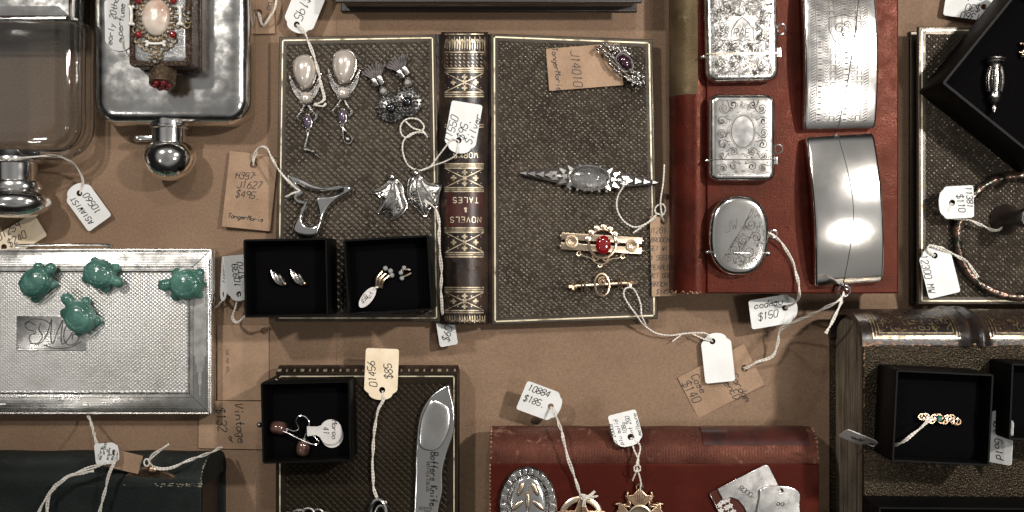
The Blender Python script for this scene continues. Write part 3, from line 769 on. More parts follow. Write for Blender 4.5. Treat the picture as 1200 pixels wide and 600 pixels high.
# vesta 2
t = Thing('match_case', 'square silver match case with scrolls round a blank oval, middle of the red book', 'match case', 866.5, 163, 30, 0, group=VC)
W, H = 77 * k, 101 * k
MB().rbox(W, H, 5, PROF).build('body', 'satin', t)
m = MB(); m.ribbon([(p[0], p[1]) for p in ell(6.3, 8.8, 36, 0, 3.2)], .55, F, True); m.ribbon([(p[0], p[1]) for p in ell(7.1, 9.6, 36, 0, 3.2)], .2, F, True)
m.ribbon(rring(W - 6.4, H - 7, 3), .22, F, True)
for sx in (-1, 1):
    for (x, y, r, a0, d) in ((10.5, 16, 3.2, 3.5, 1), (5.5, 18, 2.4, 0, -1), (11.5, 9, 2.6, 2.4, -1), (11.5, 2.5, 2.9, 3.6, 1), (11, -4, 2.8, 2.2, -1), (5.2, -8, 2.6, .6, 1), (11.5, -10, 2.4, 3.4, 1), (5, -16, 2.6, 2.2, -1), (11, -17, 2.4, 1, 1)):
        m.ribbon(spiral(sx * x, y, r, 1.5, a0 if sx > 0 else PI - a0, d * sx, 22, 2.4), .46, F)
        m.ribbon(spiral(sx * x, y, r * .55, .7, a0 + 1, d * sx, 10, 1), .6, F)
flourish(m, F, -W / 2 + 3.6, W / 2 - 3.6, -H / 2 + 4, H / 2 - 4, 130, .5, 1.1, .2, lambda x, y: (x / 7.4) ** 2 + ((y - 3.2) / 9.9) ** 2 > 1 and abs(y + 12.2) > .5)
for i, ch in enumerate('RFF'):
    for st in strokes(ch, 11.6, 9.5 - i * 5.5, 2.8, 0, .1, .8, .05): m.ribbon(st, .3, F)
m.build('engraving', 'dark_silver', t)
m = MB(); m.box(-W / 2 - .6, W / 2 + .3, -12.5, -12.0, 1, 9.4, b=.15); m.build('lid_rim', 'dark_silver', t)
m = MB(); m.lathe([(0, -2.2), (1.4, -2.1), (1.5, 2.1), (0, 2.2)], 12, Matrix.Translation((W / 2 + .8, -12.6, 6)) @ Matrix.Rotation(PI / 2, 4, 'X')); m.build('hinge', 'silver', t); m = MB(); m.ball((-W / 2 - .5, -12.4, 5), 1.1, (1.4, 1, .8)); m.build('thumb_lip', 'silver', t)
ring_part(t, (W / 2 + 1.9, -6, 6), 2.3, .5, 1., .2)
# oval vesta
t = Thing('match_case', 'oval silver match case half engraved with scrolls, lowest on the red book', 'match case', 863, 276, 30, -1, group=VC)
W, H = 70 * k, 93 * k
m = MB(); m.loft([[(x, y, z) for x, y in ell(W / 2 - i, H / 2 - i, 48, p=2.45)] for i, z in PROF + [(9, 9.25)]]); m.build('body', 'mirror_silver', t)
F2 = lambda x, y: (x, y, 9.22 + .06)
m = MB()
kp = lambda x, y: (abs(x) / (W / 2 - 3)) ** 2.4 + (abs(y) / (H / 2 - 3)) ** 2.4 < 1 and (x * .9 - y * .55 > -1.6) 
for (x, y, r, a0, d) in ((6, 6, 3.6, 2, 1), (9, -1, 3.2, 3, -1), (2, -3, 3., 1, 1), (-3, -8, 3.2, .5, -1), (5, -9, 4, 2.4, 1), (0, -14, 3.4, 1.7, -1), (8, -14, 2.6, 2.8, 1), (-6, -13, 2.6, 0, 1), (3, 12, 2.2, 2, -1)):
    m.ribbon([p for p in spiral(x, y, r, 1.7, a0, d, 26, 3) if kp(*p)] or [(0, 0), (.1, 0)], .48, F2)
flourish(m, F2, -W / 2 + 3, W / 2 - 3, -H / 2 + 3, H / 2 - 3, 260, .5, 1.2, .2, lambda x, y: kp(x, y) and abs(y + 9.5) > .5)
m.ribbon([(-10.6, -15), (-4, -5), (2, 5), (6.6, 15)], .5, F2)
for st in strokes('JW', -4.5, 5.5, 5.5, 18, .3, .8, .1): m.ribbon(st, .5, F2)
m.build('engraving', 'dark_silver', t)
m = MB(); m.box(-W / 2 - .2, W / 2 + .2, -9.8, -9.3, 1, 9.42, b=.15); m.build('lid_rim', 'silver', t)
m = MB(); m.ball((W / 2 - .2, -9.6, 5.5), 1.7); m.build('hinge', 'silver', t); m = MB(); m.ball((-W / 2, -9.6, 5), 1.1, (1.4, 1, .8)); m.build('thumb_lip', 'silver', t)
ring_part(t, (W / 2 + 2.3, 1.0, 6), 2.3, .55, 1., .3)

# curved cases
def curved_case(label, px, py, rot, mname, w, Lh, arch, th=6.5):
    t = Thing('curved_case', label, 'card case', px, py, 30, rot, group='curved silver cases on the red book')
    k = t.k; W, L = w * k, Lh * k
    zt = lambda y: .3 + arch * (1 - (2 * y / L) ** 2)
    m = MB(); rings = []; N = 40
    for j in range(N + 1):
        y = -L / 2 + L * j / N; z = zt(y); e = 0
        if j in (0, N): e = .5
        rings.append([(x, y, z + th / 2 + zz) for x, zz in rring(W - 2 * e, th - 2 * e, 1.6, 5)])
    m.loft([r[::-1] for r in rings]); m.build('body', mname, t, angle=50)
    F = lambda x, y: (x, y, zt(y) + th + .06 - .35 * max(0, abs(x) - W / 2 + 1.6) ** 2)
    return t, W, L, F, zt, th
t, W, L, F, zt, th = curved_case('curved silver case with engraved stripes and a shield, at the top of the red book', 978, 60, 1.2, 'satin', 84, 184, 7.5)
m = MB()
cols = [-15.5, -12.2, -8.6, -5, -1.4, 2.2, 5.8, 9.4, 13]
for i, x in enumerate(cols):
    for dx in (-1.5, 1.5): m.ribbon([(x + dx, -L / 2 + 2.5 + (L - 5) * q / 30) for q in range(31)], .18, F)
    for q in range(int(L / 1.5)):
        y = -L / 2 + 3 + q * 1.5
        if y > L / 2 - 3: break
        if abs(x - 1) < 7.5 and -1 < y < 17: continue
        if i % 4 == 0: m.ribbon([(x - 1.1, y), (x + 1.1, y + 1.2)], .5, F); 
        elif i % 4 == 2: m.ribbon([(x - 1.1, y + .9), (x, y), (x + 1.1, y + .9)], .42, F)
        elif i % 4 == 1 : m.ribbon([(x - 1, y), (x + 1, y)], .85 if q % 2 else .25, F)
        elif i % 4 == 3 and q % 2: m.ribbon([(x - 1.1, y), (x - 1.1, y + 2), (x + 1.1, y + 2), (x + 1.1, y)], .42, F)
m.ribbon([(-6.5, 16), (-3, 16.6), (1, 17.4), (5, 16.6), (8, 16), (8.2, 9), (5.5, 3), (1, -.5), (-4, 3), (-6.7, 9), (-6.5, 16)], .55, F)
m.ribbon([(-5.5, 15), (1, 16.2), (7, 15), (7.1, 9), (5, 4), (1, .8), (-3.4, 4), (-5.7, 9), (-5.5, 15)], .18, F)
for (x, y, r, a0, d) in ((-1, 10, 3, 1, 1), (2.5, 9, 3, 4, -1), (1, 6, 2.6, 2, 1), (3, 12, 2, 0, 1)): m.ribbon(spiral(x, y, r, 1.4, a0, d, 22, 2), .5, F)
for y in (-L / 2 + 1.4, -L / 2 + 2.4): m.ribbon([(-W / 2 + 2, y), (0, y), (W / 2 - 2, y)], .25, F)
m.build('engraving', 'dark_silver', t)
m = MB(); sl = [(11.5 - 12.5 * (q / 30), L / 2 - 10 - (L - 10) * q / 30) for q in range(31)]; m.ribbon(sl, .55, lambda x, y: (F(x, y)[0], y, F(x, y)[2] + .02)); m.build('lid_seam', 'ink', t)
t, W, L, F, zt, th = curved_case('plain polished curved silver case with a ring at its end, below the striped one', 985.5, 246, 3.6, 'mirror_silver', 79.5, 172, 7.5)
m = MB(); m.ribbon([(-1 + 3.6 * math.sin(PI * (q / 30)) ** 1.2 - 4.5 * max(0, q / 30 - .5), L / 2 - .3 - (L - .6) * q / 30) for q in range(31)], .45, lambda x, y: (x, y, F(x, y)[2])); m.build('lid_seam', 'ink', t)
MB().ball((-3.5, -L / 2 - .2, 5.), 1.9).build('push_button', 'old_silver', t); MB().ball((-2, L / 2, 6), 1.2).build('hinge_pin', 'old_silver', t)
q = t.L(989, 341, 34); ring_part(t, q, 3.3, .6, 1., .3, 'old_silver'); q = t.L(993, 335, 35); ring_part(t, q, 2., .5, 1, .5, 'old_silver')

# ------------------------------------------------------------------ hip flask
t = Thing('hip_flask', 'large silver hip flask with round ball cap at the upper left', 'flask', 205, 45, 0)
a, b = t.L(113.5, 148, 14), t.L(297, -70, 14)
W, H = b[0] - a[0], b[1] - a[1]; cx, cy = (a[0] + b[0]) / 2, (a[1] + b[1]) / 2
MB().rbox(W, H, 14, [(7, 0), (2.4, 2.5), (.6, 6), (0, 11), (0, 15), (.6, 19), (2, 22.2), (4.2, 24.0), (7, 24.9), (10, 25.3), (13.9, 25.4)], cx, cy, 10).build('body', 'hammered', t)
Y = Matrix.Rotation(PI / 2, 4, 'X')      # local z -> -y
nk = t.L(199, 141, 13)
MB().lathe([(10.2, -8), (10.2, 3), (10.9, 3.6), (10.9, 4.6), (10.2, 5.2), (10.2, 13.5), (11, 14.2), (10.2, 15), (0, 15)], 40, Matrix.Translation((nk[0], nk[1], 13.5)) @ Y).build('neck', 'silver', t)
m = MB(); m.lathe([(0, 13), (9.6, 13.2), (12.4, 15), (14.4, 18), (15., 21.5), (14.4, 25), (12.6, 29), (9.5, 32.3), (5, 34.4), (0, 35)], 40, Matrix.Translation((nk[0] + .6, nk[1], 15)) @ Y); m.build('cap', 'mirror_silver', t)
p = t.L(170, 162, 14); m = MB(); m.box(p[0] - 4.8, p[0] + 6, p[1] - 1.7, p[1] + 1.7, 11, 15, b=1); m.ball((p[0] - 4.6, p[1], 13), 2.2); m.build('bayonet_catch', 'silver', t)

# perfume bottle on the flask
t = Thing('perfume_bottle', 'jewelled perfume bottle with shell cameo and filigree lying on the hip flask', 'perfume bottle', 187, 20, 25.5)
zt = 46.
a, b = t.L(151, 78, zt), t.L(224, -60, zt); W, H = b[0] - a[0], b[1] - a[1]; cx, cy = (a[0] + b[0]) / 2, (a[1] + b[1]) / 2
dz = zt - 25.5
m = MB(); m.rbox(W, H, 3, [(1, 0), (0, .8), (0, 3), (.8, 3.4), (.8, dz - 4), (0, dz - 3.4), (0, dz - 1), (.6, dz - .4), (3., dz - .4), (3., dz - 1.2)], cx, cy); m.build('filigree_case', 'filigree', t)
m = MB()
for i in range(60):   # pierced rings round the case's sides
    for z in (6.2, 11.5):
        pass
MB().rbox(W - 6.2, H - 6.2, 3, [(0, dz - 3), (0, dz - 1), (.8, dz - .2), (2.4, dz + .1)], cx, cy).build('glass_panel', 'ice', t)
c = t.L(182, 20, zt + 2); c = (c[0], c[1])
kk = .5 * (D - zt) / D
m = MB(); zf = dz + .7
def wire_ring(x, y, r, rt=.42, n=12): m.tube([(x + r * math.cos(2 * PI * i / n), y + r * math.sin(2 * PI * i / n), zf) for i in range(n)], rt, 5, True)
for i in range(26):
    a_ = 2 * PI * i / 26
    wire_ring(c[0] + 18.2 * kk * math.cos(a_), c[1] + 23.5 * kk * math.sin(a_), 1.25)
    if i % 2: wire_ring(c[0] + 26 * kk * math.cos(a_), c[1] + 31 * kk * math.sin(a_), 2.0, .45)
    m.ball((c[0] + 22 * kk * math.cos(a_), c[1] + 27 * kk * math.sin(a_), zf + .2), .75, nu=8, nv=6)
for i in range(9): 
    a_ = -PI / 2 + (i - 4) * .2; wire_ring(c[0] + 30 * kk * math.cos(a_), c[1] + 38 * kk * math.sin(a_), 1.6, .42)
for dx, dy in ((-4, -45), (4, -45), (0, -50), (38, -3), (36, -9), (36, 5), (0, -40)): wire_ring(c[0] + dx * kk, c[1] + dy * kk, 1.7, .45)
m.build('filigree_mount', 'dim_gilt', t)
MB().dome(ell(16.5 * kk, 21.5 * kk, 36, *c), 3.4, dz + .8, c, skirt=.8).build('shell_cameo', 'shell', t)
for dx, dy in ((-20, 20), (20.5, 20), (-20, -20), (20, -20)):
    MB().gem(c[0] + dx * kk, c[1] + dy * kk, 2., 2., dz + .6, 1.8, 10).build('red_gem', 'ruby', t)
m = MB()
for x0, y0, ang in ((-28, 2, 90), (29, 2, 90), (0, -31, 0)):
    for s_ in (-1, 1):
        u = Matrix.Translation((c[0] + x0 * kk, c[1] + y0 * kk, dz + 1.6)) @ Matrix.Rotation(math.radians(ang), 4, 'Z')
        m.tube([u @ Vector((0, 0, 0)), u @ Vector((s_ * 2.4, .1, .2)), u @ Vector((s_ * 4.4, .3, 0))], lambda tt: .75 + .25 * abs(tt - .4), 6)
        m.ball(u @ Vector((s_ * 4.6, 1., 0)), 1.05, nu=8, nv=6); m.ball(u @ Vector((s_ * 4.7, -.8, 0)), 1.05, nu=8, nv=6)
m.build('enamel_bow', 'enamel', t)
m = MB()
for dx, dy in ((-5, -44), (4, -44), (-1, -52), (38, -2), (38, 5), (-31, 14), (31, 14)): MB().ball((c[0] + dx * kk, c[1] + dy * kk, dz + 1.2), .95, nu=8, nv=6).build('paste_stone', 'clear', t)
p = t.L(192.5, 74, 38); M_ = Matrix.Translation((p[0], p[1], p[2])) @ Matrix.Rotation(math.radians(72), 4, 'X')
m = MB(); m.lathe([(0, -1.5), (6.6, -1.5), (6.9, -1), (6.9, .6), (6.6, 1)], 28, M_); cp = m.build('collar', 'enamel', t)
m = MB(); m.lathe([(6.5, .8), (6.7, 1.4), (6.7, 11.5), (7, 12), (7, 13), (6.2, 13.4), (0, 13.2)], 28, M_)
for j in range(5):
    for i in range(16):
        a_ = 2 * PI * (i + .5 * (j % 2)) / 16; z = 2.8 + j * 2.
        m.tube([M_ @ Vector((6.8 * math.cos(a_ + .12 * math.cos(q)), 6.8 * math.sin(a_ + .12 * math.cos(q)), z + .8 * math.sin(q))) for q in [2 * PI * i_ / 8 for i_ in range(8)]], .26, 4, True)
cp = m.build('screw_cap', 'dark_bronze', t)
m = MB()
for i in range(7):
    a_ = 2 * PI * i / 6; r_ = 3.9 if i < 6 else 0
    m.ball(M_ @ Vector((r_ * math.cos(a_), r_ * math.sin(a_), 13.4)), 1.7, nu=10, nv=7)
m.build('end_stone', 'ruby', cp)

# ------------------------------------------------------------------ glass flask
t = Thing('glass_flask', 'clear glass flask with silver cup and silver cap at the upper left corner', 'flask', 20, 90, 0)
a, b = t.L(-80, 187, 16), t.L(105, -60, 16); W, H = b[0] - a[0], b[1] - a[1]; cx, cy = (a[0] + b[0]) / 2, (a[1] + b[1]) / 2
gp = [(6, .4), (2, 2.5), (.4, 7), (0, 12), (0, 19), (.4, 24), (1.6, 27.2), (2.4, 28.2), (3.4, 28.5), (4.2, 28.3), (5, 28.9), (6.6, 30.8), (9, 31.8), (11, 31.7), (13.5, 30.6), (15, 30.4), (17.5, 31.2), (19.5, 31.3)]
MB().rbox(W, H, 20, gp, cx, cy, 10).build('glass_body', 'glass', t)
MB().rbox(W - 8, H - 9, 16, [(6, 4), (2, 6), (.3, 10), (0, 14), (0, 18), (.4, 22), (2, 25), (6, 27.2), (12, 27.6)], cx, cy, 10).build('glass_hollow', 'glass', t)
a2, b2 = t.L(-80, 24, 33), t.L(86, -70, 33); m = MB()
m.rbox(b2[0] - a2[0], b2[1] - a2[1], 3.2, [(6, 0), (1, 3), (0, 10), (0, 24), (1, 29), (3, 32.2), (8, 33)], (a2[0] + b2[0]) / 2, (a2[1] + b2[1]) / 2); cpz = m.build('silver_cup', 'hammered', t)
m = MB(); m.tube([(a2[0], a2[1] + 1.5, 33.2), (0, a2[1] + 1.2, 33.4), (b2[0] - 4, a2[1] + 1.5, 33.2), (b2[0] - .2, a2[1] + 1.4, 28), (b2[0] + .2, a2[1] + 1.4, 14), (b2[0] - 2, a2[1] + 1.4, 2)], .8, 8); m.build('rim', 'silver', cpz)
p = t.L(17, 186, 17); Mx = Matrix.Translation((p[0], p[1], 17)) @ Y
MB().lathe([(0, -4), (14, -4), (15.4, -1), (16, 0), (16, 1.5), (14.6, 2.6), (12.6, 3), (12.3, 12.5), (13.5, 13)], 40, Mx, .95).build('collar', 'silver', t)
MB().lathe([(12, 12.4), (14.5, 13), (15.6, 15), (15.4, 17.5), (14, 18.4), (16.8, 19.4), (19.8, 22), (20.8, 25.5), (19.4, 29), (15, 32), (9, 33.6), (0, 34)], 40, Mx, .8).build('cap', 'silver', t)

# ------------------------------------------------------------------ cigarette case
t = Thing('cigarette_case', 'engine turned silver cigarette case with a monogram plaque under the jade turtles', 'cigarette case', 100, 390, 0)
h = 12.
a, b = t.L(-120, 486.5, h), t.L(248, 291.5, h)
MB().rbox(b[0] - a[0], b[1] - a[1], 1.2, [(.8, 0), (0, .8), (0, 5.2), (.35, 5.5), (.35, 5.9), (0, 6.2), (0, h - 1), (.3, h - .4), (1, h - .1), (1.4, h - .6)], (a[0] + b[0]) / 2, (a[1] + b[1]) / 2, 3).build('body', 'brushed', t)
ia, ib = t.L(-120, 459.5, h), t.L(221, 319.5, h)
# mitred sloping frame
m = MB(); fr = lambda e, z: [(a[0] + e, a[1] + e, z), (b[0] - e, a[1] + e, z), (b[0] - e, b[1] - e, z), (a[0] + e, b[1] - e, z)]
inn = lambda z, g: [(a[0] + 12, ia[1] - g, z), (ib[0] + g, ia[1] - g, z), (ib[0] + g, ib[1] + g, z), (a[0] + 12, ib[1] + g, z)]
r0, r1 = fr(1.4, h - .5), fr(2.2, h + .1)
r2, r3 = inn(h + .9, 1.2), inn(h + .15, .4)
m.loft([r0, r1, r2, r3], False, False, flat=True); frame = m.build('frame', 'brushed', t)
m = MB()
lin = lambda x, y, z=h + .75: (x, y, z)
Fz = lambda x, y: (x, y, h + .12 + .8 * min(1, max(0, min(b[0] - x, y - a[1], b[1] - y) - 2.2) / 9.) + .06)
for e in (2.6, 3.3, 10.2):
    m.ribbon([(a[0], b[1] - e), (0, b[1] - e), (b[0] - e, b[1] - e)], .22, Fz); m.ribbon([(a[0], a[1] + e), (0, a[1] + e), (b[0] - e, a[1] + e)], .22, Fz); m.ribbon([(b[0] - e, a[1] + e), (b[0] - e, 0), (b[0] - e, b[1] - e)], .22, Fz)
for y0 in (a[1], b[1]):
    s_ = 1 if y0 == a[1] else -1
    m.ribbon([(b[0] - 1.5, y0 + s_ * 1.5), (b[0] - 7, y0 + s_ * 7), (ib[0] + .3, y0 + s_ * (12.5))], .4, Fz)
m.build('engraved_line', 'dark_silver', frame)
m = MB()
def steps(cx, cy, ux, uy, wd):   # art-deco stepped bar, from its middle both ways
    for i, (l0, ww) in enumerate(((0, 1.), (14, .72), (19, .5), (23, .25), (30, .1))):
        l1 = (14, 19, 23, 30, 37)[i]
        for sg in (1, -1):
            A_, B_ = sg * l0, sg * l1; hw = wd * ww / 2
            pts = [(cx + ux * A_ - uy * hw, cy + uy * A_ + ux * hw), (cx + ux * B_ - uy * hw, cy + uy * B_ + ux * hw), (cx + ux * B_ + uy * hw, cy + uy * B_ - ux * hw), (cx + ux * A_ + uy * hw, cy + uy * A_ - ux * hw)]
            if sg < 0: pts = pts[::-1]
            m.loft([[(x, y, Fz(x, y)[2] - .35) for x, y in pts[::-1]], [(x, y, Fz(x, y)[2] + .16) for x, y in pts[::-1]]], flat=True)
for st_ in ((b[0] - 6.6, (a[1] + b[1]) / 2, 0, 1, 7), (-95, b[1] - 6.4, 1, 0, 6.4), (-78, a[1] + 6.4, 1, 0, 6.4)):
    m = MB(); steps(*st_); m.build('stepped_bar', 'guilloche', frame)
m = MB(); emboss(m, t, [(-24, 320.5), (220.5, 320.5), (220.5, 459), (-24, 459)], 2.6, 2.15, h - .1, .20, .28, .1, True)
m.build('lid', 'guilloche', t)
pa, pb = t.L(20, 411, h), t.L(101, 370, h)
MB().box(pa[0], pb[0], pa[1], pb[1], h - .2, h + .45, b=.3).build('plaque', 'brushed', t)
m = MB(); F = lambda x, y: (x, y, h + .52); pc = lambda x, y: tuple(t.L(x, y, h)[:2])
for st in ([(42, 381), (34, 377), (30, 381), (33, 386), (42, 389), (35, 394), (37, 402), (45, 402), (50, 394), (46, 386), (48, 379)], [(44, 404), (52, 398), (58, 384), (61, 374), (60, 392), (62, 403), (68, 388), (74, 375), (72, 392), (73, 403), (80, 398), (86, 388)],
           [(91, 379), (84, 376), (77, 384), (75, 396), (80, 404), (89, 402), (93, 393), (86, 392), (85, 398)], [(30, 380), (38, 374), (52, 375), (60, 380)], [(52, 404), (64, 408), (82, 407), (96, 400)]):
    m.ribbon([pc(*p) for p in cr(st, 6)], .6, F)
m.build('monogram', 'dark_silver', t)
p0, p1 = t.L(20, 290, h), t.L(125, 289, h)
m = MB(); m.tube(cr([(p0[0], p0[1] - .3, 8), (p0[0] + 1.5, p0[1] + 1.2, 9), (p1[0] - 2, p1[1] + 1, 9), (p1[0], p1[1] - .7, 8)], 5), .9, 8); m.build('thumb_catch', 'silver', t)
# ------------------------------------------------------------------ jade turtles
def turtle(label, px, py, rot, sc):
    """rot: direction of the head, degrees anticlockwise from the photo's right"""
    t = Thing('jade_turtle', label, 'figurine', px, py, 12.3, rot, group='carved jade turtles on the cigarette case')
    global TMESH
    if TMESH is None:
        m = MB()
        m.ball((0, 0, 5.8), 1, (10.2, 9.0, 5.8), 26, 16); m.ball((0, 0, 4), 1, (10.6, 9.6, 3.2), 26, 12)
        m.ball((0, 0, 7.2), 1, (6.8, 5.6, 4.6), 22, 12)
        m.ball((10.6, 0, 5.0), 1, (4.2, 3.7, 3.3), 16, 10); m.ball((12.6, .2, 5.6), 1, (4.1, 3.7, 3.3), 16, 10)
        for sx, sy, l in ((6.6, 6.9, 1), (6.2, -7.2, .9), (-6.8, 6.0, .85), (-7.0, -6.4, 1)):
            m.ball((sx, sy, 2.4), 1, (3.6 * l, 3.2 * l, 2.6), 14, 9); m.ball((sx * 1.08, sy * 1.12, 1.7), 1, (2.7 * l, 2.5 * l, 1.9), 14, 9)
        m.ball((-10.2, 0, 2.6), 1, (1.8, 1.4, 1.5), 12, 8)
        tmp = bpy.data.objects.new('tmp', m.mesh('turtle', None)); COL.objects.link(tmp)
        md = tmp.modifiers.new('r', 'REMESH'); md.mode = 'VOXEL'; md.voxel_size = .00045; md.use_smooth_shade = True
        sm = tmp.modifiers.new('s', 'SMOOTH'); sm.iterations = 5; sm.factor = .6
        dg = bpy.context.evaluated_depsgraph_get()
        TMESH = bpy.data.meshes.new_from_object(tmp.evaluated_get(dg)); bpy.data.objects.remove(tmp)
        # carved scute grooves and a rim round the shell
        for v in TMESH.vertices:
            x, y, z = v.co.x / S, v.co.y / S, v.co.z / S
            r = math.hypot(x / 9.6, y / 8.2)
            if z > 3.5 and r < 1.02:
                g = abs(r - .62 - .05 * math.sin(6 * math.atan2(y, x))) < .03
                an = math.atan2(y, x) / (2 * PI) * 6
                g = g or (r > .55 and abs(an - round(an)) < .06) or abs(r - .93) < .035
                if g: v.co.z -= .28 * S
        TMESH.materials.append(MT['jade'])
    ob = bpy.data.objects.new('body', TMESH); COL.objects.link(ob); ob.parent = t.o; ob.scale = (sc, sc, sc)
    m = MB()
    for s_ in (-1, 1): m.ball((15.6 * sc, 2.3 * s_ * sc, 6.9 * sc), .4 * sc, nu=8, nv=6)
    m.build('eye', 'onyx', t)
TMESH = None
turtle('jade turtle nearest the left edge, its head towards the upper right', 46, 331, 42, .92)
turtle('jade turtle at the upper middle with its head towards the lower right', 120, 321, -24, .90)
turtle('jade turtle on the corner of the case with its head pointing left', 221, 333, 181, .96)
turtle('jade turtle sitting over the monogram plaque with its head to the upper left', 97, 371, 122, .96)

# ------------------------------------------------------------------ jewellery on the open book (cover top at z = 10)
ZC = 10.5
def pear(w, h, n=32, flip=1):
    out = []
    for i in range(n):
        a = 2 * PI * i / n
        out.append((w / 2 * math.sin(a) * (.90 + .20 * (-math.cos(a))), flip * -h / 2 * math.cos(a)))
    return out[::-1]
def pearl_earring(label, px, py, rot, posed):
    t = Thing('pearl_earring', label, 'earring', px, py, ZC, rot, group='pearl drop earrings on the open book')
    # local frame: pear pearl at the top
    o = pear(14.6, 19.5)
    o = [(x, y + 8) for x, y in o]
    MB().dome([(x * 1.07, (y - 8) * 1.05 + 8) for x, y in o], .8, .6, (0, 8), 3, skirt=.6).build('pearl_mount', 'old_silver', t)
    MB().dome(o, 5.6, 1.2, (0, 8.8), 9).build('pearl', 'pearl', t)
    m = MB()
    for s_ in (-1, 1):
        out = cr([(s_ * 1.5, -4), (s_ * 5, -1), (s_ * 7.4, 4), (s_ * 9.4, 7.5), (s_ * 8.8, 2), (s_ * 7.4, -3), (s_ * 4.4, -7.5), (s_ * 2, -8)], 4, True)
        out = [tuple(p) for p in out]
        m.plate(out if s_ > 0 else out[::-1], (), .4, 1.2, .3)
        for q in range(9): m.ball((s_ * (3.6 + q * .62), -5 + q * 1.35 - .03 * q * q, 1.7), .62, nu=6, nv=4)
        m.tube(cr([(s_ * 1, -11, 1), (s_ * 3.4, -15, 1.2), (s_ * 5.6, -17.5, 1.2), (s_ * 3.6, -20.5, 1)], 5), 1.0, 6)
        for q in range(6): m.ball((s_ * (1.6 + .7 * q), -12 - q * 1.1, 2.1), .55, nu=6, nv=4)
    m.build('marcasite_wing', 'old_silver', t)
    MB().ball((0, -7.3, 2.6), 3.35, nu=20, nv=14).build('small_pearl', 'pearl', t)
    MB().tube([(3.6 * math.cos(a), -7.3 + 3.6 * math.sin(a), 1.2) for a in [2 * PI * i / 20 for i in range(20)]], .5, 6, True).build('pearl_cup', 'old_silver', t)
    o2 = [(x, y - 20.5) for x, y in pear(5., 7.6, 18, -1)]
    MB().dome([(x * 1.3, (y + 20.5) * 1.25 - 20.5) for x, y in o2], .8, .6, n=3, skirt=.4).build('drop_mount', 'silver', t)
    MB().dome(o2, 1.8, 1.2, n=3).build('drop_stone', 'amethyst', t)
    m = MB()
    m.tube([(.9 * math.cos(a), -26 + .9 * math.sin(a), 1.4) for a in [2 * PI * i / 12 for i in range(12)]], .35, 6, True)
    if posed:
        m.tube(cr([(.3, -27, 1.2), (-.8, -31, 1.4), (-2.5, -36, 1.4)], 4), .75, 6); m.tube(cr([(-2.5, -36, 1.5), (2, -38, 2), (6, -41.5, 1.4), (8.2, -43, 1)], 4), lambda q: .8 * (1 - .6 * q), 6)
        for x, y in ((-2.4, -36.5), (2.2, -38), (4.4, -40.2)): m.ball((x, y, 1.6), 1.35, nu=8, nv=6)
    else:
        m.tube(cr([(.4, -27, 1.2), (3, -29.5, 1.6), (6.2, -33, 1.4), (4.5, -36, 1.4), (1.6, -34.5, 1.4), (.6, -28, 1.3)], 4), .6, 6); m.ball((3.6, -33.6, 1.8), 1.7, nu=10, nv=7)
    m.build('ear_stud', 'old_silver', t)
pearl_earring('pear shaped pearl drop earring with the white string tied to it', 358.5, 101, 3, True)
pearl_earring('pear shaped pearl drop earring without a string, the right one of the pair', 403, 95, -2, False)

def tassel(label, fan, fr, bead, rose, z):
    t = Thing('tassel_earring', label, 'earring', fan[0], fan[1], z, 0, group='tassel earrings on the open book')
    M_ = Matrix.Rotation(math.radians(fr), 4, 'Z')
    m = MB(); n = 26; top = []; mid = []; bot = []
    for i in range(n):
        a = math.radians(44 + 84 * i / (n - 1)); rp = .55 * math.sin(i * 2.1)
        r = 11 + .9 * math.sin(i * 1.7)
        top.append((r * math.cos(a), r * math.sin(a) - 3, 2.6 + rp * 1.1)); mid.append((6 * math.cos(a), 6 * math.sin(a) - 3, 3.4 + rp * .6)); bot.append((2.4 * math.cos(a), 2.4 * math.sin(a) - 3.5, 3))
    under = [(x, y, .2) for x, y, z_ in top]; ub = [(x, y, .2) for x, y, z_ in bot]
    m.loft([under, top, mid, bot, ub], closed=False, cap0=False, cap1=False); m.xf(M_); m.build('tassel', 'fabric', t, angle=25)
    m = MB(); m.box(-3.4, -.2, -5.2, .4, .5, 4.6, b=.8); m.box(.2, 3.4, -5.2, .4, .5, 4.6, b=.8); m.xf(M_); m.build('metal_cap', 'old_silver', t)
    q = t.L(*bead, z + 2); e = M_ @ Vector((0, -5.6, 2))
    m = MB(); d = (Vector(q) - e) * .45 + e
    m.tube([(d[0] + 1.1 * math.cos(a), d[1] + 1.3 * math.sin(a), 2) for a in [2 * PI * i / 12 for i in range(12)]], .35, 6, True); m.build('link', 'old_silver', t)
    m = MB(); m.gem(q[0], q[1], 2.7, 2.9, .3, 4.4, 7); m.build('faceted_bead', 'foil', t)
    q = t.L(*rose, z); m = MB()
    m.lathe([(0, 0), (8.4, 0), (8.6, .8), (7.6, 1.6), (0, 1.9)], 26, Matrix.Translation(q))
    for r_, nn, b_ in ((7.9, 20, .8), (5.9, 16, .85), (4.1, 12, .8)):
        for i in range(nn):
            a = 2 * PI * i / nn; m.ball((q[0] + r_ * math.cos(a), q[1] + r_ * math.sin(a), 1.9 - .1 * (r_ - 6)), b_ * R.uniform(.8, 1.15), nu=6, nv=5)
    m.build('marcasite_rosette', 'dark_marcasite', t)
    MB().dome(ell(3.1, 3.1, 20, q[0], q[1]), 2.2, 1.8, (q[0], q[1])).build('black_stone', 'onyx', t)
tassel('grey tassel earring with dark rosette, the left one near the gilt line', (441.5, 92), 24, (449.5, 107), (458.5, 127), ZC)
tassel('grey tassel earring with dark rosette, the right one standing higher', (470.5, 82), 34, (478, 97), (477.5, 120), ZC + .6)

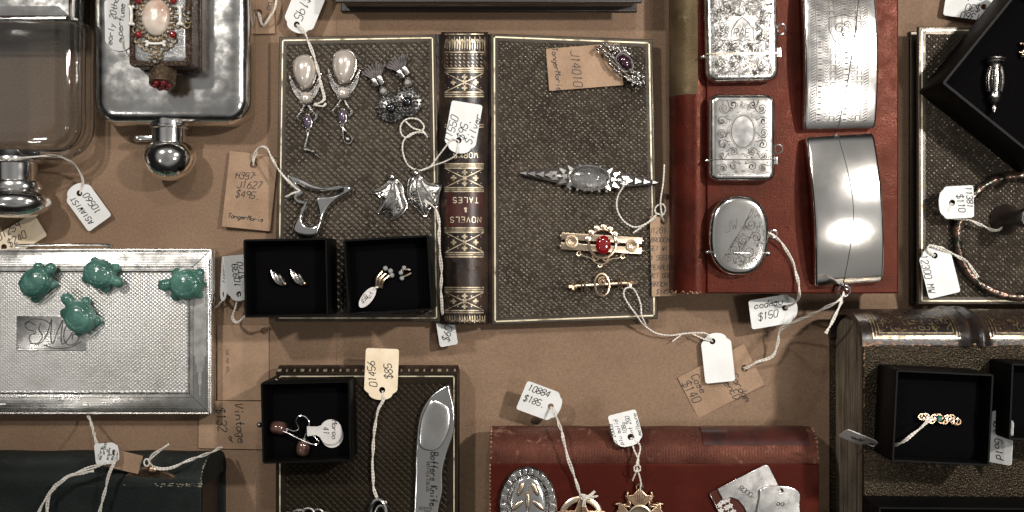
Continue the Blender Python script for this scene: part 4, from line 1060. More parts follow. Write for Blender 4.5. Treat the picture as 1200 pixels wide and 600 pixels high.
def leaf_earring(label, base, outline, ball, ribs, posts):
    cx = sum(p[0] for p in outline) / len(outline); cy = sum(p[1] for p in outline) / len(outline)
    t = Thing('leaf_earring', label, 'earring', cx, cy, ZC, 0, group='fan shaped leaf earrings on the open book')
    o = [tuple(p) for p in cr([(x, y) for x, y in t.L2(outline)], 4, True)]
    if sum(o[i - 1][0] * o[i][1] - o[i][0] * o[i - 1][1] for i in range(len(o))) < 0: o = o[::-1]
    bl = t.L(*ball)
    z_at = lambda x, y: 1.4 + 1.6 * math.exp(-((x) ** 2 + (y) ** 2) / 60.)
    m = MB(); m.dome(o, 2.6, .8, (0, 0), 6, p=.6, skirt=.6); m.build('leaf', 'old_silver', t, angle=50)
    m = MB()
    for rb in ribs:
        q = cr([t.L(*p) for p in rb], 5); m.tube([(p.x, p.y, 3.0 if 0 < i < len(q) - 1 else 2.) for i, p in enumerate(q)], .6, 6)
    ee = o + [o[0]]; m.tube([(x, y, 1.0) for x, y in o], .45, 5, True)
    m.build('rib', 'silver', t)
    m = MB()
    for i in range(14):
        x, y = R.uniform(-6, 6), R.uniform(-9, 4); m.tube([(x + 1.2 * math.cos(a), y + 1.0 * math.sin(a), 3.0) for a in [2 * PI * j / 10 for j in range(10)]], .28, 4, True)
    m.build('engraving', 'black_silver', t)
    m = MB(); m.ball((bl[0], bl[1], 3.), 2.3, nu=16, nv=10); m.build('bead', 'silver', t)
cv = lambda pts: [(420 + x / 3.75, 110 + y / 3.75) for x, y in pts]
leaf_earring('silver leaf earring shaped like a fan, the left one of the pair', None, cv([(142, 378), (165, 378), (193, 405), (200, 450), (213, 500), (160, 553), (150, 520), (120, 518), (88, 524), (105, 470), (85, 442), (55, 432), (100, 412)]), cv([(152, 368)])[0],
             [cv([(150, 380), (140, 430), (112, 490), (92, 520)]), cv([(156, 380), (163, 440), (156, 500), (160, 548)]), cv([(165, 380), (188, 430), (200, 480), (210, 498)]), cv([(145, 382), (110, 415), (62, 432)])], None)
leaf_earring('silver leaf earring shaped like a fan, the right one with the string behind it', None, cv([(228, 370), (275, 362), (312, 390), (363, 402), (355, 440), (345, 495), (318, 500), (296, 540), (260, 505), (225, 470), (217, 420)]), cv([(255, 350)])[0],
             [cv([(245, 365), (228, 420), (232, 470)]), cv([(255, 365), (262, 430), (290, 530)]), cv([(265, 365), (295, 420), (345, 490)]), cv([(270, 362), (310, 395), (358, 405)])], None)

# modernist brooch
t = Thing('silver_brooch', 'modernist open silver brooch with flowing curves by the kraft card', 'brooch', 376, 240, ZC)
cv2 = lambda pts: [(300 + x / 3.75, 150 + y / 3.75) for x, y in pts]
outer = t.L2(cv2([(150, 206), (200, 222), (260, 250), (330, 262), (400, 252), (426, 264), (412, 286), (370, 310), (330, 345), (305, 385), (292, 430), (268, 474), (200, 472), (166, 450), (178, 408), (202, 368), (214, 338), (188, 328), (172, 310), (180, 290), (192, 280), (165, 250), (146, 222)]))
hole = t.L2(cv2([(186, 246), (230, 268), (300, 280), (372, 268), (378, 282), (330, 298), (268, 306), (276, 360), (280, 405), (262, 428), (228, 428), (210, 405), (220, 360), (236, 325), (202, 320), (186, 306), (196, 292), (216, 290), (202, 268)]))
MB().plate([tuple(p) for p in cr(outer, 6, True)], [[tuple(p) for p in cr(hole, 6, True)]], .5, 4.4, 1.5).build('body', 'silver', t, angle=60)

# long brooch with clear cabochon
t = Thing('long_brooch', 'long pointed silver brooch with a big clear oval stone on the right cover', 'brooch', 690, 209, ZC, -4.1)
L_ = 41.
o = cr([(-L_, 0), (-24, 3.6), (-11, 6.5), (0, 7), (11, 6.5), (24, 3.6), (L_, 0), (24, -3.4), (11, -5.8), (0, -7.6), (-11, -5.8), (-24, -3.4)], 5, True)
MB().plate([tuple(p) for p in o], (), 2, 1.4, .4).build('back_plate', 'black_leather', t)
m = MB()
for s_ in (-1, 1):
    for i in range(4):
        x = s_ * (38 - i * 5.); w_ = 1.3 + i * .55
        m.loft([[(x + s_ * 2.6, -w_ * .25, 3.2), (x + s_ * 2.6, w_ * .25, 3.2), (x - s_ * 2.2, w_, 3.2), (x - s_ * 2.2, -w_, 3.2)][::s_], [(x + s_ * 1.9, -w_ * .1, 4.6), (x + s_ * 1.9, w_ * .1, 4.6), (x - s_ * 1.8, w_ * .7, 5.4), (x - s_ * 1.8, -w_ * .7, 5.4)][::s_]], flat=True)
    for i, (x, y, l, w_, an) in enumerate(((20.5, 1.6, 3.4, 1.5, 12), (20, -1.8, 3.4, 1.5, -14), (15.6, 3.2, 3.4, 1.7, 30), (15.4, -3.4, 3.6, 1.7, -28), (14, 0, 2.6, 1.6, 0), (11.6, 5, 2.8, 1.5, 48), (11.4, -5, 2.8, 1.5, -46), (17.6, 0, 2.2, 1.1, 5))):
        l *= 1.12; w_ *= 1.22
        M_ = Matrix.Translation((s_ * x, y, 3)) @ Matrix.Rotation(math.radians(an * s_) + (0 if s_ > 0 else PI), 4, 'Z')
        m.loft([[(-l * .6, -w_, 0), (l * .7, -w_ * .5, 0), (l, 0, 0), (l * .7, w_ * .5, 0), (-l * .6, w_, 0)], [(-l * .45, -w_ * .6, 1.9), (l * .4, -w_ * .25, 1.3), (l * .6, 0, 1.1), (l * .4, w_ * .25, 1.3), (-l * .45, w_ * .6, 1.9)]], M=M_, flat=True)
for i in range(6): m.gem(-10.5 + i * 4.2, -7.3 + .05 * (i - 2.5) ** 2, 1.5, 1.2, 2.4, 1.8, 4)
for i in range(3): m.gem(-6 + i * 6, 7.2, 1.2, .9, 2.6, 1.2, 4)
m.build('carved_silver', 'satin', t)
MB().tube([(p[0], p[1], 4) for p in ell(11.6, 6.8, 36)], .8, 8, True).build('bezel', 'silver', t)
MB().plate(ell(11, 6.2, 32), (), 3.3, .4).build('foil_backing', 'foil', t)
MB().dome(ell(11.1, 6.3, 36), 5.2, 3.9, (0, 0), 9).build('cabochon', 'crystal', t)
MB().tube([(-30, -1, 1), (30, -1, 1)], .6, 6).build('pin', 'silver', t)

# ruby bar brooch
t = Thing('ruby_brooch', 'gold double bar brooch with a red stone in a seed pearl crescent', 'brooch', 704.5, 285.5, ZC, -3.6)
m = MB()
for y in (3.0, -2.8): m.box(-23.4, 23.4, y - 2.1, y + 2.1, 1, 2.6, b=.5)
for x in (-23.6, 23.6):
    for y in (3, -2.8): m.ball((x, y, 1.8), .9, nu=8, nv=6)
m.build('bar', 'gold', t)
for x in (-17.3, 17.6):
    m = MB(); m.lathe([(0, 2.2), (3.6, 2.2), (3.9, 2.8), (3.7, 3.5), (3.1, 3.6), (2.9, 3.0), (0, 3.0)], 22, Matrix.Translation((x, 0, 0)))
    m.tube([(p[0], p[1], 3.2) for p in spiral(x, 0, 2.2, 2, 0, 1, 30)], .33, 5); m.build('rosette', 'gold', t)
m = MB(); m.tube([(.5 + 7.8 * math.cos(a), 8.2 * math.sin(a), 3) for a in [2 * PI * i / 32 for i in range(32)]], .8, 7, True)
for i in range(7):
    a = math.radians(12 + 156 * i / 6); m.lathe([(0, 2.6), (1.7, 2.6), (1.8, 3.6), (1.2, 3.9), (0, 3.9)], 8, Matrix.Translation((.5 + 8.6 * math.cos(a), 9.4 * math.sin(a), 0)))
for pts in ([(-12, -5.6), (-10.5, -7.5), (-6, -8.6), (-3, -11), (0, -12), (3, -11), (6, -8.6), (10.5, -7.5), (12, -5.6)], [(-5, -7.6), (-3, -9.8), (-1, -8.6), (-2.4, -7.4)], [(5, -7.6), (3, -9.8), (1, -8.6), (2.4, -7.4)]): m.tube([(p.x, p.y, 2.6) for p in cr(pts, 5)], .42, 6)
for x in (-12.6, 12.6, 0): m.tube([(x + 1.2 * math.cos(a), -6.6 - (5.8 if x == 0 else 0) + 1.2 * math.sin(a), 2.6) for a in [2 * PI * i / 12 for i in range(12)]], .38, 5, True)
m.build('crescent', 'gold', t)
m = MB()
for i in range(7): a = math.radians(12 + 156 * i / 6); m.ball((.5 + 8.6 * math.cos(a), 9.4 * math.sin(a), 3.9), .72, nu=10, nv=7)
m.build('seed_pearl', 'pearl', t)
MB().gem(1.0, -.6, 4.5, 5.5, 2.6, 3.0, 10).build('red_stone', 'ruby', t)
m = MB()
for a in (45, 135, 225, 315): m.ball((1.2 + 3.6 * math.cos(math.radians(a)), 4.3 * math.sin(math.radians(a)), 4.4), .65, nu=7, nv=5)
m.build('claw', 'gold', t)

# small bar brooch
t = Thing('bar_brooch', 'slender gold bar brooch with fleur ends and an oval loop', 'brooch', 704.5, 333.5, ZC, 3.2)
m = MB(); m.tube([(-19, 0, 2), (19, 0, 2)], 1.0, 8)
for x in (-11.4, -9.6, 9.6, 11.2): m.lathe([(0, -.5), (2.9, -.5), (3.2, 0), (2.9, .5), (0, .5)], 16, Matrix.Translation((x, 0, 2)) @ Matrix.Rotation(PI / 2, 4, 'Y'))
m.build('bar', 'gold', t)
for s_ in (-1, 1):
    m = MB()
    for a, l in ((0, 5.6), (52, 3.6), (-52, 3.6), (100, 2.2), (-100, 2.2)):
        ca, sa = math.cos(math.radians(a)) * s_, math.sin(math.radians(a)); m.tube([(s_ * 15.4, 0, 2), (s_ * 15.4 + ca * l * .6, sa * l * .6, 2.3), (s_ * 15.4 + ca * l, sa * l, 2)], lambda q: 1.35 * math.sin(PI * (.15 + .8 * q)) + .1, 6)
    m.build('fleur_end', 'gold', t)
m = MB(); m.tube([(4.6 * .9 * math.cos(a) + .3, 6.0 * 1.05 * math.sin(a), 2.8) for a in [2 * PI * i / 28 for i in range(28)]], .7, 7, True)
m.tube([(p[0], p[1] + 2, 3.4) for p in spiral(.6, 0, 2.6, 1.8, 1, 1, 24)], .55, 6); m.build('oval_loop', 'gold', t)
MB().ball((1, 2, 3.8), 1.2).build('small_stone', 'bronze', t)

# marcasite brooch on the kraft card
t = Thing('marcasite_brooch', 'ornate dark silver brooch with a purple oval stone on the kraft card J14010', 'brooch', 727, 77, 14, 0)
m = MB(); pl = lambda pts: [t.L(*p) for p in pts]
for path, rad in ((pl([(699, 60), (706, 54), (716, 55), (728, 60), (738, 64)]), 2.2), (pl([(706, 58), (712, 70), (722, 84), (734, 92), (746, 97), (752, 98)]), 2.2), (pl([(712, 62), (722, 72), (726, 82)]), 1.4), (pl([(738, 84), (746, 88), (753, 92), (751, 100)]), 2)):
    c_ = cr(path, 7)
    m.tube([(p.x, p.y, 2) for p in c_], .8, 6)
    for p in c_: m.ball((p.x + R.uniform(-1, 1), p.y + R.uniform(-1, 1), 2.6 + R.uniform(-.5, .8)), R.uniform(.6, 1.25) * rad / 2.2, nu=7, nv=5)
for i in range(46):
    q = t.L(R.gauss(745, 5), R.gauss(93, 4)); m.ball((q[0], q[1], R.uniform(1, 3)), R.uniform(.5, 1.1), nu=7, nv=5)
for i in range(36):
    q = t.L(R.gauss(722, 7), R.gauss(59, 2.5)); m.ball((q[0], q[1], R.uniform(1, 3)), R.uniform(.5, 1.1), nu=7, nv=5)
m.build('marcasite_frame', 'old_silver', t)
q = t.L(732, 73, 17); M_ = Matrix.Translation((q[0], q[1], 1.8)) @ Matrix.Rotation(math.radians(-52), 4, 'Z')
MB().dome(ell(5.4, 3.6, 26), 3.4, .6, (0, 0), 7, M=M_, skirt=.6).build('purple_stone', 'garnet', t)
MB().tube([(p[0], p[1], .7) for p in ell(5.8, 4, 28)], .6, 6, True, M=M_).build('bezel', 'silver', t)
p0, p1 = t.L(708, 60), t.L(748, 97); MB().tube([(p0[0], p0[1] - 2, .4), (p1[0], p1[1] - 1, .4)], .5, 6).build('pin', 'silver', t)

# ------------------------------------------------------------------ jewellery in the boxes
def swirl_stud(label, px, py, z, flip):
    t = Thing('leaf_stud', label, 'earring', px, py, z, 0, group='small leaf stud earrings in the first box')
    m = MB()
    for i in range(3):
        o = i * 1.9
        m.tube(cr([(-4.2 + o * .9, 4.6 - o * .5, 1), (-2.8 + o, 1.2, 1.8), (-.8 + o, -2, 2.2), (2.2 + o * .5, -4 + o * .3, 1.4)], 6), lambda q: .2 + .85 * math.sin(PI * (.1 + .85 * q)), 6)
    m.build('leaf', 'old_silver', t); m = MB(); m.ball((3.4, -3, 1.5), 1.3); m.build('gold_bead', 'gold', t)
swirl_stud('small silver leaf stud earring, left one in the black box', 327, 326, B1.pad, 1)
swirl_stud('small silver leaf stud earring, right one in the black box', 350, 325.5, B1.pad, 1)
t = Thing('gold_clip_earring', 'gold three strand ear clip with an oval price tag in the second box', 'earring', 448, 328, B2.pad, 0)
m = MB()
for i in range(3):
    a0, a1 = t.L(441 + i * 3.2, 336 + i * .6), t.L(448 + i * 4.2, 318 + i * 2.4); m.tube(cr([(a0[0], a0[1], 1), ((a0[0] + a1[0]) / 2 - 1, (a0[1] + a1[1]) / 2 + .6, 2.6), (a1[0], a1[1], 1.4)], 6), .85, 7)
m.build('gold_strand', 'gold', t)
m = MB()
for x, y in ((452, 314.5), (458, 317.5), (459.5, 322.5)): q = t.L(x, y); m.gem(q[0], q[1], 1.5, 1.5, 1, 2, 7)
m.build('stone', 'clear', t)
t = Thing('gold_clip_earring', 'gold ear clip with tiny stones lying alone at the right in the second box', 'earring', 472.5, 321, B2.pad, 0)
m = MB(); m.tube(cr([(-1.5, -2, .6), (1.5, -1, 1.2), (4.5, .5, .8)], 5), .7, 6); m.tube(cr([(-1, 2, .6), (1.5, 2.6, 1.2), (4, 2.4, .8)], 5), .7, 6); m.build('gold_strand', 'gold', t)
m = MB()
for x, y in ((-.6, -2.4), (-1.2, .6), (.6, 3.4)): m.gem(x, y, 1.4, 1.4, .6, 2, 7)
m.build('stone', 'clear', t)
tag('tiny oval grey tag tied to the gold ear clip in the second box', 430.7, 348.5, B2.pad + 1.2, -38, 13, 29, 'grey', [('9ct', 433, 346, 5, 60), ('450', 427, 350, 5, 60)], shape='oval', iw=.3, name='oval_tag',
    string=[(436, 340, B2.pad + 1.5), (440, 337.5, B2.pad + 2), (444, 336, B2.pad + 1.5)], strands=1)
# pearl drops in box 3
zb = B3.pad
def drop(label, px, py, rot, hook):
    t = Thing('copper_pearl_earring', label, 'earring', px, py, zb, rot, group='copper pearl drop earrings in the third box')
    MB().dome(ell(4.9, 3.6, 24, 0, 0, 2.6), 4.2, 1.2, (0, 0), 8, skirt=1.2).build('pearl', 'copper_pearl', t)
    MB().lathe([(0, 0), (1.8, 0), (1.5, 1.3), (0, 1.5)], 12, Matrix.Translation((4.6, 0, 2.4)) @ Matrix.Rotation(PI / 2, 4, 'Y')).build('silver_cap', 'silver', t)
    MB().tube([t.I @ Vector(p) for p in cr([P(*q) for q in hook], 8)], .38, 6).build('ear_wire', 'silver', t)
drop('copper brown pearl earring lying on its side, upper left in the third box', 327, 501, -8, [(338, 503, zb + 2), (345, 505, zb + 2.5), (350, 502, zb + 3), (347, 494, zb + 3), (350, 488, zb + 3), (357, 488, zb + 3), (362, 494, zb + 3), (361, 502, zb + 2.5), (358, 507, zb + 2)])
drop('copper brown pearl earring with long wire below the round tag', 355.5, 524.5, 80, [(357, 517, zb + 2), (358, 509, zb + 3), (364, 507, zb + 3), (369, 512, zb + 3.5), (374, 518, zb + 4), (368, 521, zb + 4), (352, 515, zb + 4), (338, 508, zb + 4), (327, 504, zb + 4)])
t = Thing('round_price_tag', 'grey dumbbell shaped tag with the number 41 in the third box', 'price tag', 384, 506, zb + 2.5, -4, 0, 6, group=TAGS)
o = [(x, y) for x, y in ell(6, 7.2, 28, 1.4, 0)]; k_ = t.k
pts = []
for i in range(26):
    a = math.radians(152 - 304 * i / 25); pts.append((1.6 + 6.3 * math.cos(a), 7. * math.sin(a)))
pts = pts + [(-6, -2.2), (-11, -3), (-11.6, 2.4), (-6, 2.6)]
MB().plate(pts[::-1], (), -.2, .4, .05).build('card', 'grey_card', t)
MB().plate([(x * .96 + 1, y - 2.2) for x, y in ell(6.4, 6.8, 28, 1.6, 0)], (), -1.6, .4, .05).build('under_card', 'grey_card', t)
m = MB()
for tx_, x, y, h_ in (('Maroo', 5.5, 1.0, 3.0), ('41', .6, .2, 3.0)):
    for st in strokes(tx_, x - 1.6, y, h_, -84 if tx_ == 'Maroo' else -84): m.ribbon(st, .4, lambda x, y: (x, y, .26))
m.build('handwriting', 'ink', t)
# emerald ring, box 4
t = Thing('emerald_ring', 'gold ring with a green stone and pale clusters in the album box', 'ring', 1099, 490, B4.pad, -3)
m = MB()
for i in range(12):
    x = -9 + i * 1.64; y = 1.1 * math.sin(i * 1.57 + .6); m.tube([(x + 1.8 * math.cos(a), y + 1.5 * math.sin(a), 2.2) for a in [2 * PI * j / 12 for j in range(12)]], .5, 6, True)
m.tube(cr([(-9.4, 0, 2), (-8, 0, -1.5), (0, 0, -3), (8, 0, -1.5), (9.4, 0, 2)], 6), .8, 7); m.build('band', 'bronze', t)
MB().gem(-.3, 0, 2.0, 2.4, 1.6, 2.2, 4).build('green_stone', 'emerald', t)
m = MB()
for i in range(10):
    if i in (4, 5): continue
    m.gem(-8.4 + i * 1.9, .8 * math.sin(i * 2.2), 1., 1., 1.8, 1.6, 6)
m.build('pale_stone', 'foil', t)
# pendant in tilted box
t = Thing('silver_pendant', 'slim silver pendant shaped like a fluted bottle in the tilted box', 'pendant', 1162.5, 102, B5.pad, -2)
m = MB(); M_ = Matrix.Translation((0, 15.5, 3.2)) @ Y
m.lathe([(0, 0), (5, 0), (5.2, .8), (4.6, 1.6), (4.9, 2.4), (3.6, 3.6), (3.2, 5), (3.6, 7), (4.2, 10), (4.3, 14), (3.6, 18), (3.2, 20), (3.8, 22), (2.4, 24.5), (1.2, 26), (1.8, 27.5), (1.2, 29.6), (0, 30.4)], 20, M_)
m.build('body', 'old_silver', t)
m = MB()
for i in range(9):
    a = 2 * PI * i / 9; m.tube([M_ @ Vector((r_ * math.cos(a), r_ * math.sin(a), z_)) for r_, z_ in ((3.5, 5), (4.5, 10), (4.5, 14), (3.7, 18.5))], .5, 5)
m.build('flute', 'silver', t)
t = Thing('gilt_charm', 'small gilt charm at the far right inside the tilted box', 'charm', 1198, 60, B5.pad, 0)
m = MB()
for i in range(14): m.ball((R.uniform(-2.4, 2.4), R.uniform(-4, 4), R.uniform(1, 2.4)), R.uniform(.7, 1.3), nu=7, nv=5)
m.build('body', 'gold', t)

# ------------------------------------------------------------------ bangle and seal on the right book (cover z = 16)
t = Thing('bangle', 'snake patterned dark enamel bangle at the right edge', 'bangle', 1194, 277, 16.5)
m = MB(); c_ = t.L(1194, 277, 20); RR = 72 * t.k
pts = [(c_[0] + RR * math.cos(a), c_[1] + RR * .98 * math.sin(a), 3.4 + .5 * math.sin(3 * a)) for a in [2 * PI * i / 90 for i in range(90)]]
m.tube(pts, 2.6, 12, True); m.build('hoop', 'snake', t)
t = Thing('desk_seal', 'dark upright seal with a ridged silver end at the right edge inside the bangle', 'seal', 1177, 257, 16.5)
tp = t.L(1195, 255, 48); ln = Vector(tp)
n = 30; m = MB(); rings = []
for z_, r_ in ((0, 8), (1.5, 8.6), (4, 6.8), (9, 4.6), (17, 4.2), (23, 5.2), (27, 5.8), (29.5, 5.4)):
    u = z_ / 31.5; rings.append([(tp[0] * 0 + r_ * math.cos(2 * PI * i / n) + 1.2 * u, r_ * math.sin(2 * PI * i / n), z_) for i in range(n)])
m.loft(rings); m.build('handle', 'black_leather', t)
m = MB(); m.lathe([(0, 29), (5.4, 29), (5.6, 30), (5.2, 30.6), (4.6, 30.2), (4.2, 30.7), (3.7, 30.2), (3.2, 30.7), (2.7, 30.2), (2.2, 30.7), (1.7, 30.2), (1.2, 30.7), (.6, 30.2), (0, 30.6)], 30, Matrix.Translation((1.2, 0, 0))); m.build('ridged_disc', 'silver', t)

# ------------------------------------------------------------------ blade and silver at the bottom
t = Thing('letter_opener', 'silver blade shaped letter opener engraved with lettering on the dark bottom book', 'letter opener', 508, 530, 18.5)
o = cr([(487, 640), (487, 560), (488, 520), (492, 487), (502, 467), (516, 455), (526, 451), (529, 461), (533, 480), (532, 505), (524, 530), (519, 552), (519, 575), (514, 600), (514, 640)], 5, True)
o2 = t.L2([(p.x, p.y) for p in o])
if sum(o2[i - 1][0] * o2[i][1] - o2[i][0] * o2[i - 1][1] for i in range(len(o2))) < 0: o2 = o2[::-1]
MB().plate(o2, (), 1.2, 2.2, .8).build('body', 'silver', t, angle=60)
bowl = t.L2([(p.x, p.y) for p in cr([(492, 520), (494, 490), (504, 471), (514, 470), (526, 478), (528, 495), (524, 510), (515, 524), (503, 527)], 5, True)])
if sum(bowl[i - 1][0] * bowl[i][1] - bowl[i][0] * bowl[i - 1][1] for i in range(len(bowl))) < 0: bowl = bowl[::-1]
MB().dome(bowl, .9, 3.4, n=6).build('bowl', 'satin', t)
m = MB()
for txt, px, py, hh, w_, sl in (('Boffers Knife', 509, 561, 8.5, .75, .1), ('SHEFFIELD ENGLAND', 502, 557, 3.6, .3, 0), ('STAINLESS', 499, 594, 3, .3, 0), ('STEEL', 501, 598, 3, .3, 0)):
    l = t.L(px, py); m = MB()
    for st in strokes(txt, l[0], l[1], hh * t.k, -91 if hh > 3.2 else 180, sl, .62, .05, False): m.ribbon(st, w_, lambda x, y: (x, y, 3.46))
    m.build('lettering', 'ink', t)
t = Thing('silver_ring_pendant', 'silver oval loop tied to the cream tag at the bottom edge', 'pendant', 444, 604, 18.5)
m = MB(); m.tube([(5.2 * math.cos(a) * .9, 10 * math.sin(a), 2.4 + 1.5 * math.sin(a)) for a in [2 * PI * i / 30 for i in range(30)]], 1.3, 8, True); m.tube([(1.5 + 3.6 * math.cos(a), -2 + 8.5 * math.sin(a), 3.5) for a in [2 * PI * i / 26 for i in range(26)]], .8, 7, True); m.build('loop', 'silver', t)
t = Thing('silver_bracelet', 'silver link bracelet just showing at the bottom edge of the dark book', 'bracelet', 362, 606, 18.5)
m = MB()
for i in range(7): 
    a = math.radians(20 + 140 * i / 6); m.tube([(14 * math.cos(a) + 3 * math.cos(q), 6.4 * math.sin(a) - 3 + 1.8 * math.sin(q), 2 + .6 * math.sin(q + i)) for q in [2 * PI * j / 16 for j in range(16)]], .9, 7, True)
m.build('links', 'old_silver', t)

# ------------------------------------------------------------------ medals on the crimson book (z = 34)
ZR = 34.3
t = Thing('oval_brooch', 'oval silver brooch with a studded rim and leaves on the crimson book', 'brooch', 618.5, 591, ZR)
kx = t.k; rx, ry = 34 * kx, 45 * kx
MB().loft([[(x, y, z) for x, y in ell(rx - i, ry - i, 48)] for i, z in ((.6, 0), (0, .8), (0, 2), (.8, 2.8), (4.2, 3), (4.6, 2.4), (5.6, 2.2))]).build('plate', 'old_silver', t)
m = MB()
for i in range(26):
    a = 2 * PI * i / 26; x, y = (rx - 2.4) * math.cos(a), (ry - 2.4) * math.sin(a)
    M_ = Matrix.Translation((x, y, 2.6)) @ Matrix.Rotation(math.atan2(y / ry, x / rx), 4, 'Z'); m.box(-1.7, 1.7, -1.15, 1.15, 0, 1.8, M=M_, b=.4)
m.build('stud', 'silver', t)
m = MB()
for i in range(60): a = 2 * PI * i / 60; m.ball(((rx - 5.2) * math.cos(a), (ry - 5.2) * math.sin(a), 2.9), .5, nu=6, nv=4)
m.build('beading', 'old_silver', t)
MB().dome(ell(rx - 6, ry - 6, 40), 1.2, 2.2, (0, 0), 5).build('centre_plate', 'silver', t)
m = MB()
for x, y, r_, l in ((-4, 9, -25, 4.2), (4, 9, 25, 4.2), (-6, 0, -50, 4.4), (6, 0, 50, 4.4), (0, 2, 0, 5), (-3, -8, -40, 5), (3, -8, 40, 5)):
    M_ = Matrix.Translation((x, y, 3.2)) @ Matrix.Rotation(math.radians(r_), 4, 'Z'); m.dome([(xx, yy) for xx, yy in ell(1.5, l, 16)], .8, 0, (0, 0), 4, M=M_)
for st in ([(0, -12), (0, 0), (0, 11)], [(0, 4), (-5, 12)], [(0, 4), (5, 12)]): m.tube([(x, y, 3.5) for x, y in st], .35, 5)
m.build('leaf', 'gold', t)
def medal(label, px, py, kind):
    t = Thing('medal', label, 'medal', px, py, ZR, 0, group='gold coloured medals on the crimson book')
    k_ = t.k; r0 = 31 * k_
    if kind == 'star':
        out = []
        for i in range(10):
            a = PI / 2 + PI * i / 5; r_ = r0 * (1 if i % 2 == 0 else .42); out.append((r_ * math.cos(a), r_ * math.sin(a)))
        MB().plate(out, (), 1.6, 2., .6).build('star', 'bronze', t)
        m = MB(); m.loft([[(r_ * math.cos(2 * PI * i / 40), r_ * math.sin(2 * PI * i / 40), z_) for i in range(40)] for r_, z_ in ((r0 * .62, .6), (r0 * .62, 1.6), (r0 * .66, 2.2), (r0 * .8, 2.2), (r0 * .86, 1.6), (r0 * .86, .6))], False, False); m.build('wreath', 'gold', t)
        m = MB()
        for i in range(5):
            a = PI / 2 + 2 * PI * i / 5; m.tube([(0, 0, 4.2), (r0 * .9 * math.cos(a), r0 * .9 * math.sin(a), 3.3)], lambda q: .7 * (1 - .8 * q), 4)
        m.build('ray', 'gold', t)
    else:
        out = []
        for i in range(4):
            a = PI / 2 + PI / 2 * i
            for da, rr in ((-.30, .30), (-.62, .96), (-.30, .86), (-.10, 1.0), (.10, 1.0), (.30, .86), (.62, .96), (.30, .30)): out.append((r0 * rr * math.cos(a + da), r0 * rr * math.sin(a + da)))
        MB().plate(out, (), 1., 2., .5).build('cross', 'bronze', t)
        m = MB()
        for i in range(4):
            for s_ in (-1, 1):
                for q in range(3):
                    a = PI / 4 + PI / 2 * i + s_ * .10 * (1 + q * .8); rr = r0 * (.58 + .17 * q)
                    m.dome(ell(2.5, 1.05, 12), 1.1, 0, (0, 0), 3, M=Matrix.Translation((rr * math.cos(a), rr * math.sin(a), 2.0 - .2 * q)) @ Matrix.Rotation(a + s_ * .7, 4, 'Z'), skirt=.8)
        m.build('laurel_leaf', 'bronze', t)
        m = MB(); m.lathe([(0, 2.8), (r0 * .44, 2.8), (r0 * .46, 3.6), (r0 * .40, 3.9), (r0 * .36, 3.5), (0, 3.6)], 30); m.build('disc', 'gold', t)
        m = MB()
        for i in range(-2, 3): m.ribbon([(i * .7, r0 * .50), (i * 1.5, r0 * .84)], .4, lambda x, y: (x, y, 3.06))
        m.build('engraving', 'dark_bronze', t)
        m = MB(); m.tube([(1.9 * math.cos(a), r0 + 1.4 + 1.9 * math.sin(a), 2 + .6 * math.sin(a)) for a in [2 * PI * i / 18 for i in range(18)]], .6, 7, True); m.build('ring', 'gold', t)
medal('bronze five point star medal next to the oval silver brooch', 681, 607, 'star')
medal('gold cross medal with laurel leaves hanging from a ring below the crowded tag', 749, 604, 'cross')
# folded silver plates
t = Thing('silver_ticket_holder', 'silver holder showing a brown floral panel on the crimson book', 'holder', 877, 580, ZR, 27)
m = MB(); m.box(-19, 15, -14, 11, .4, 1.6, b=.5); m.build('floral_panel', 'brown_enamel', t)
m = MB(); o = [(-14, 11.6), (15.6, 11.6), (17, 10.2), (17, -14), (-6, -14), (-5.5, -4), (-6.6, 1), (-9.5, 4), (-14, 4.5)]
m.plate(o[::-1], (), 1.8, 1.2, .3); c_ = m.build('silver_cover', 'satin', t)
m = MB()
for st in strokes('8000r', 0, 2, 2.6, -62, .1, .9): m.ribbon(st, .4, lambda x, y: (x, y, 3.08))
m.build('stamped_number', 'dark_silver', c_)
m = MB()
for i in range(11):
    x, y = -17.2 + (i % 3) * 2.6 + R.uniform(-.4, .4), 3 - (i // 3) * 3.6 + R.uniform(-.4, .4)
    for q in range(5): m.dome(ell(.9, .6, 8), .4, 1.6, (0, 0), 3, M=Matrix.Translation((x, y, 0)) @ Matrix.Rotation(q * 1.257, 4, 'Z') @ Matrix.Translation((.9, 0, 0)))
m.build('flower', 'grey_card', t)
m = MB()
for i in range(24): m.ball((-19, -13 + i, 1.6), .5, nu=6, nv=4)
m.build('beaded_edge', 'old_silver', t)
t = Thing('silver_tag', 'plain silver shield shaped plate overlapping the floral holder', 'plate', 912, 594, ZR + 3.2, -4)
o = cr([(-11, -14), (-11.2, 4), (-10.6, 9.2), (-5, 11.4), (1, 12), (7, 11.2), (11, 8.6), (11.4, 3), (11, -14)], 4, True)
m = MB(); m.plate([tuple(p) for p in o][::-1], [ell(1.1, 1.1, 14, .6, 9.2)], .2, 1.4, .4); m.build('body', 'satin', t, angle=60)
m = MB()
for st in strokes('oo', 1, 2.5, 2.6, 0, 0, 1): m.ribbon(st, .5, lambda x, y: (x, y, 1.66))
m.build('stamped_mark', 'ink', t)

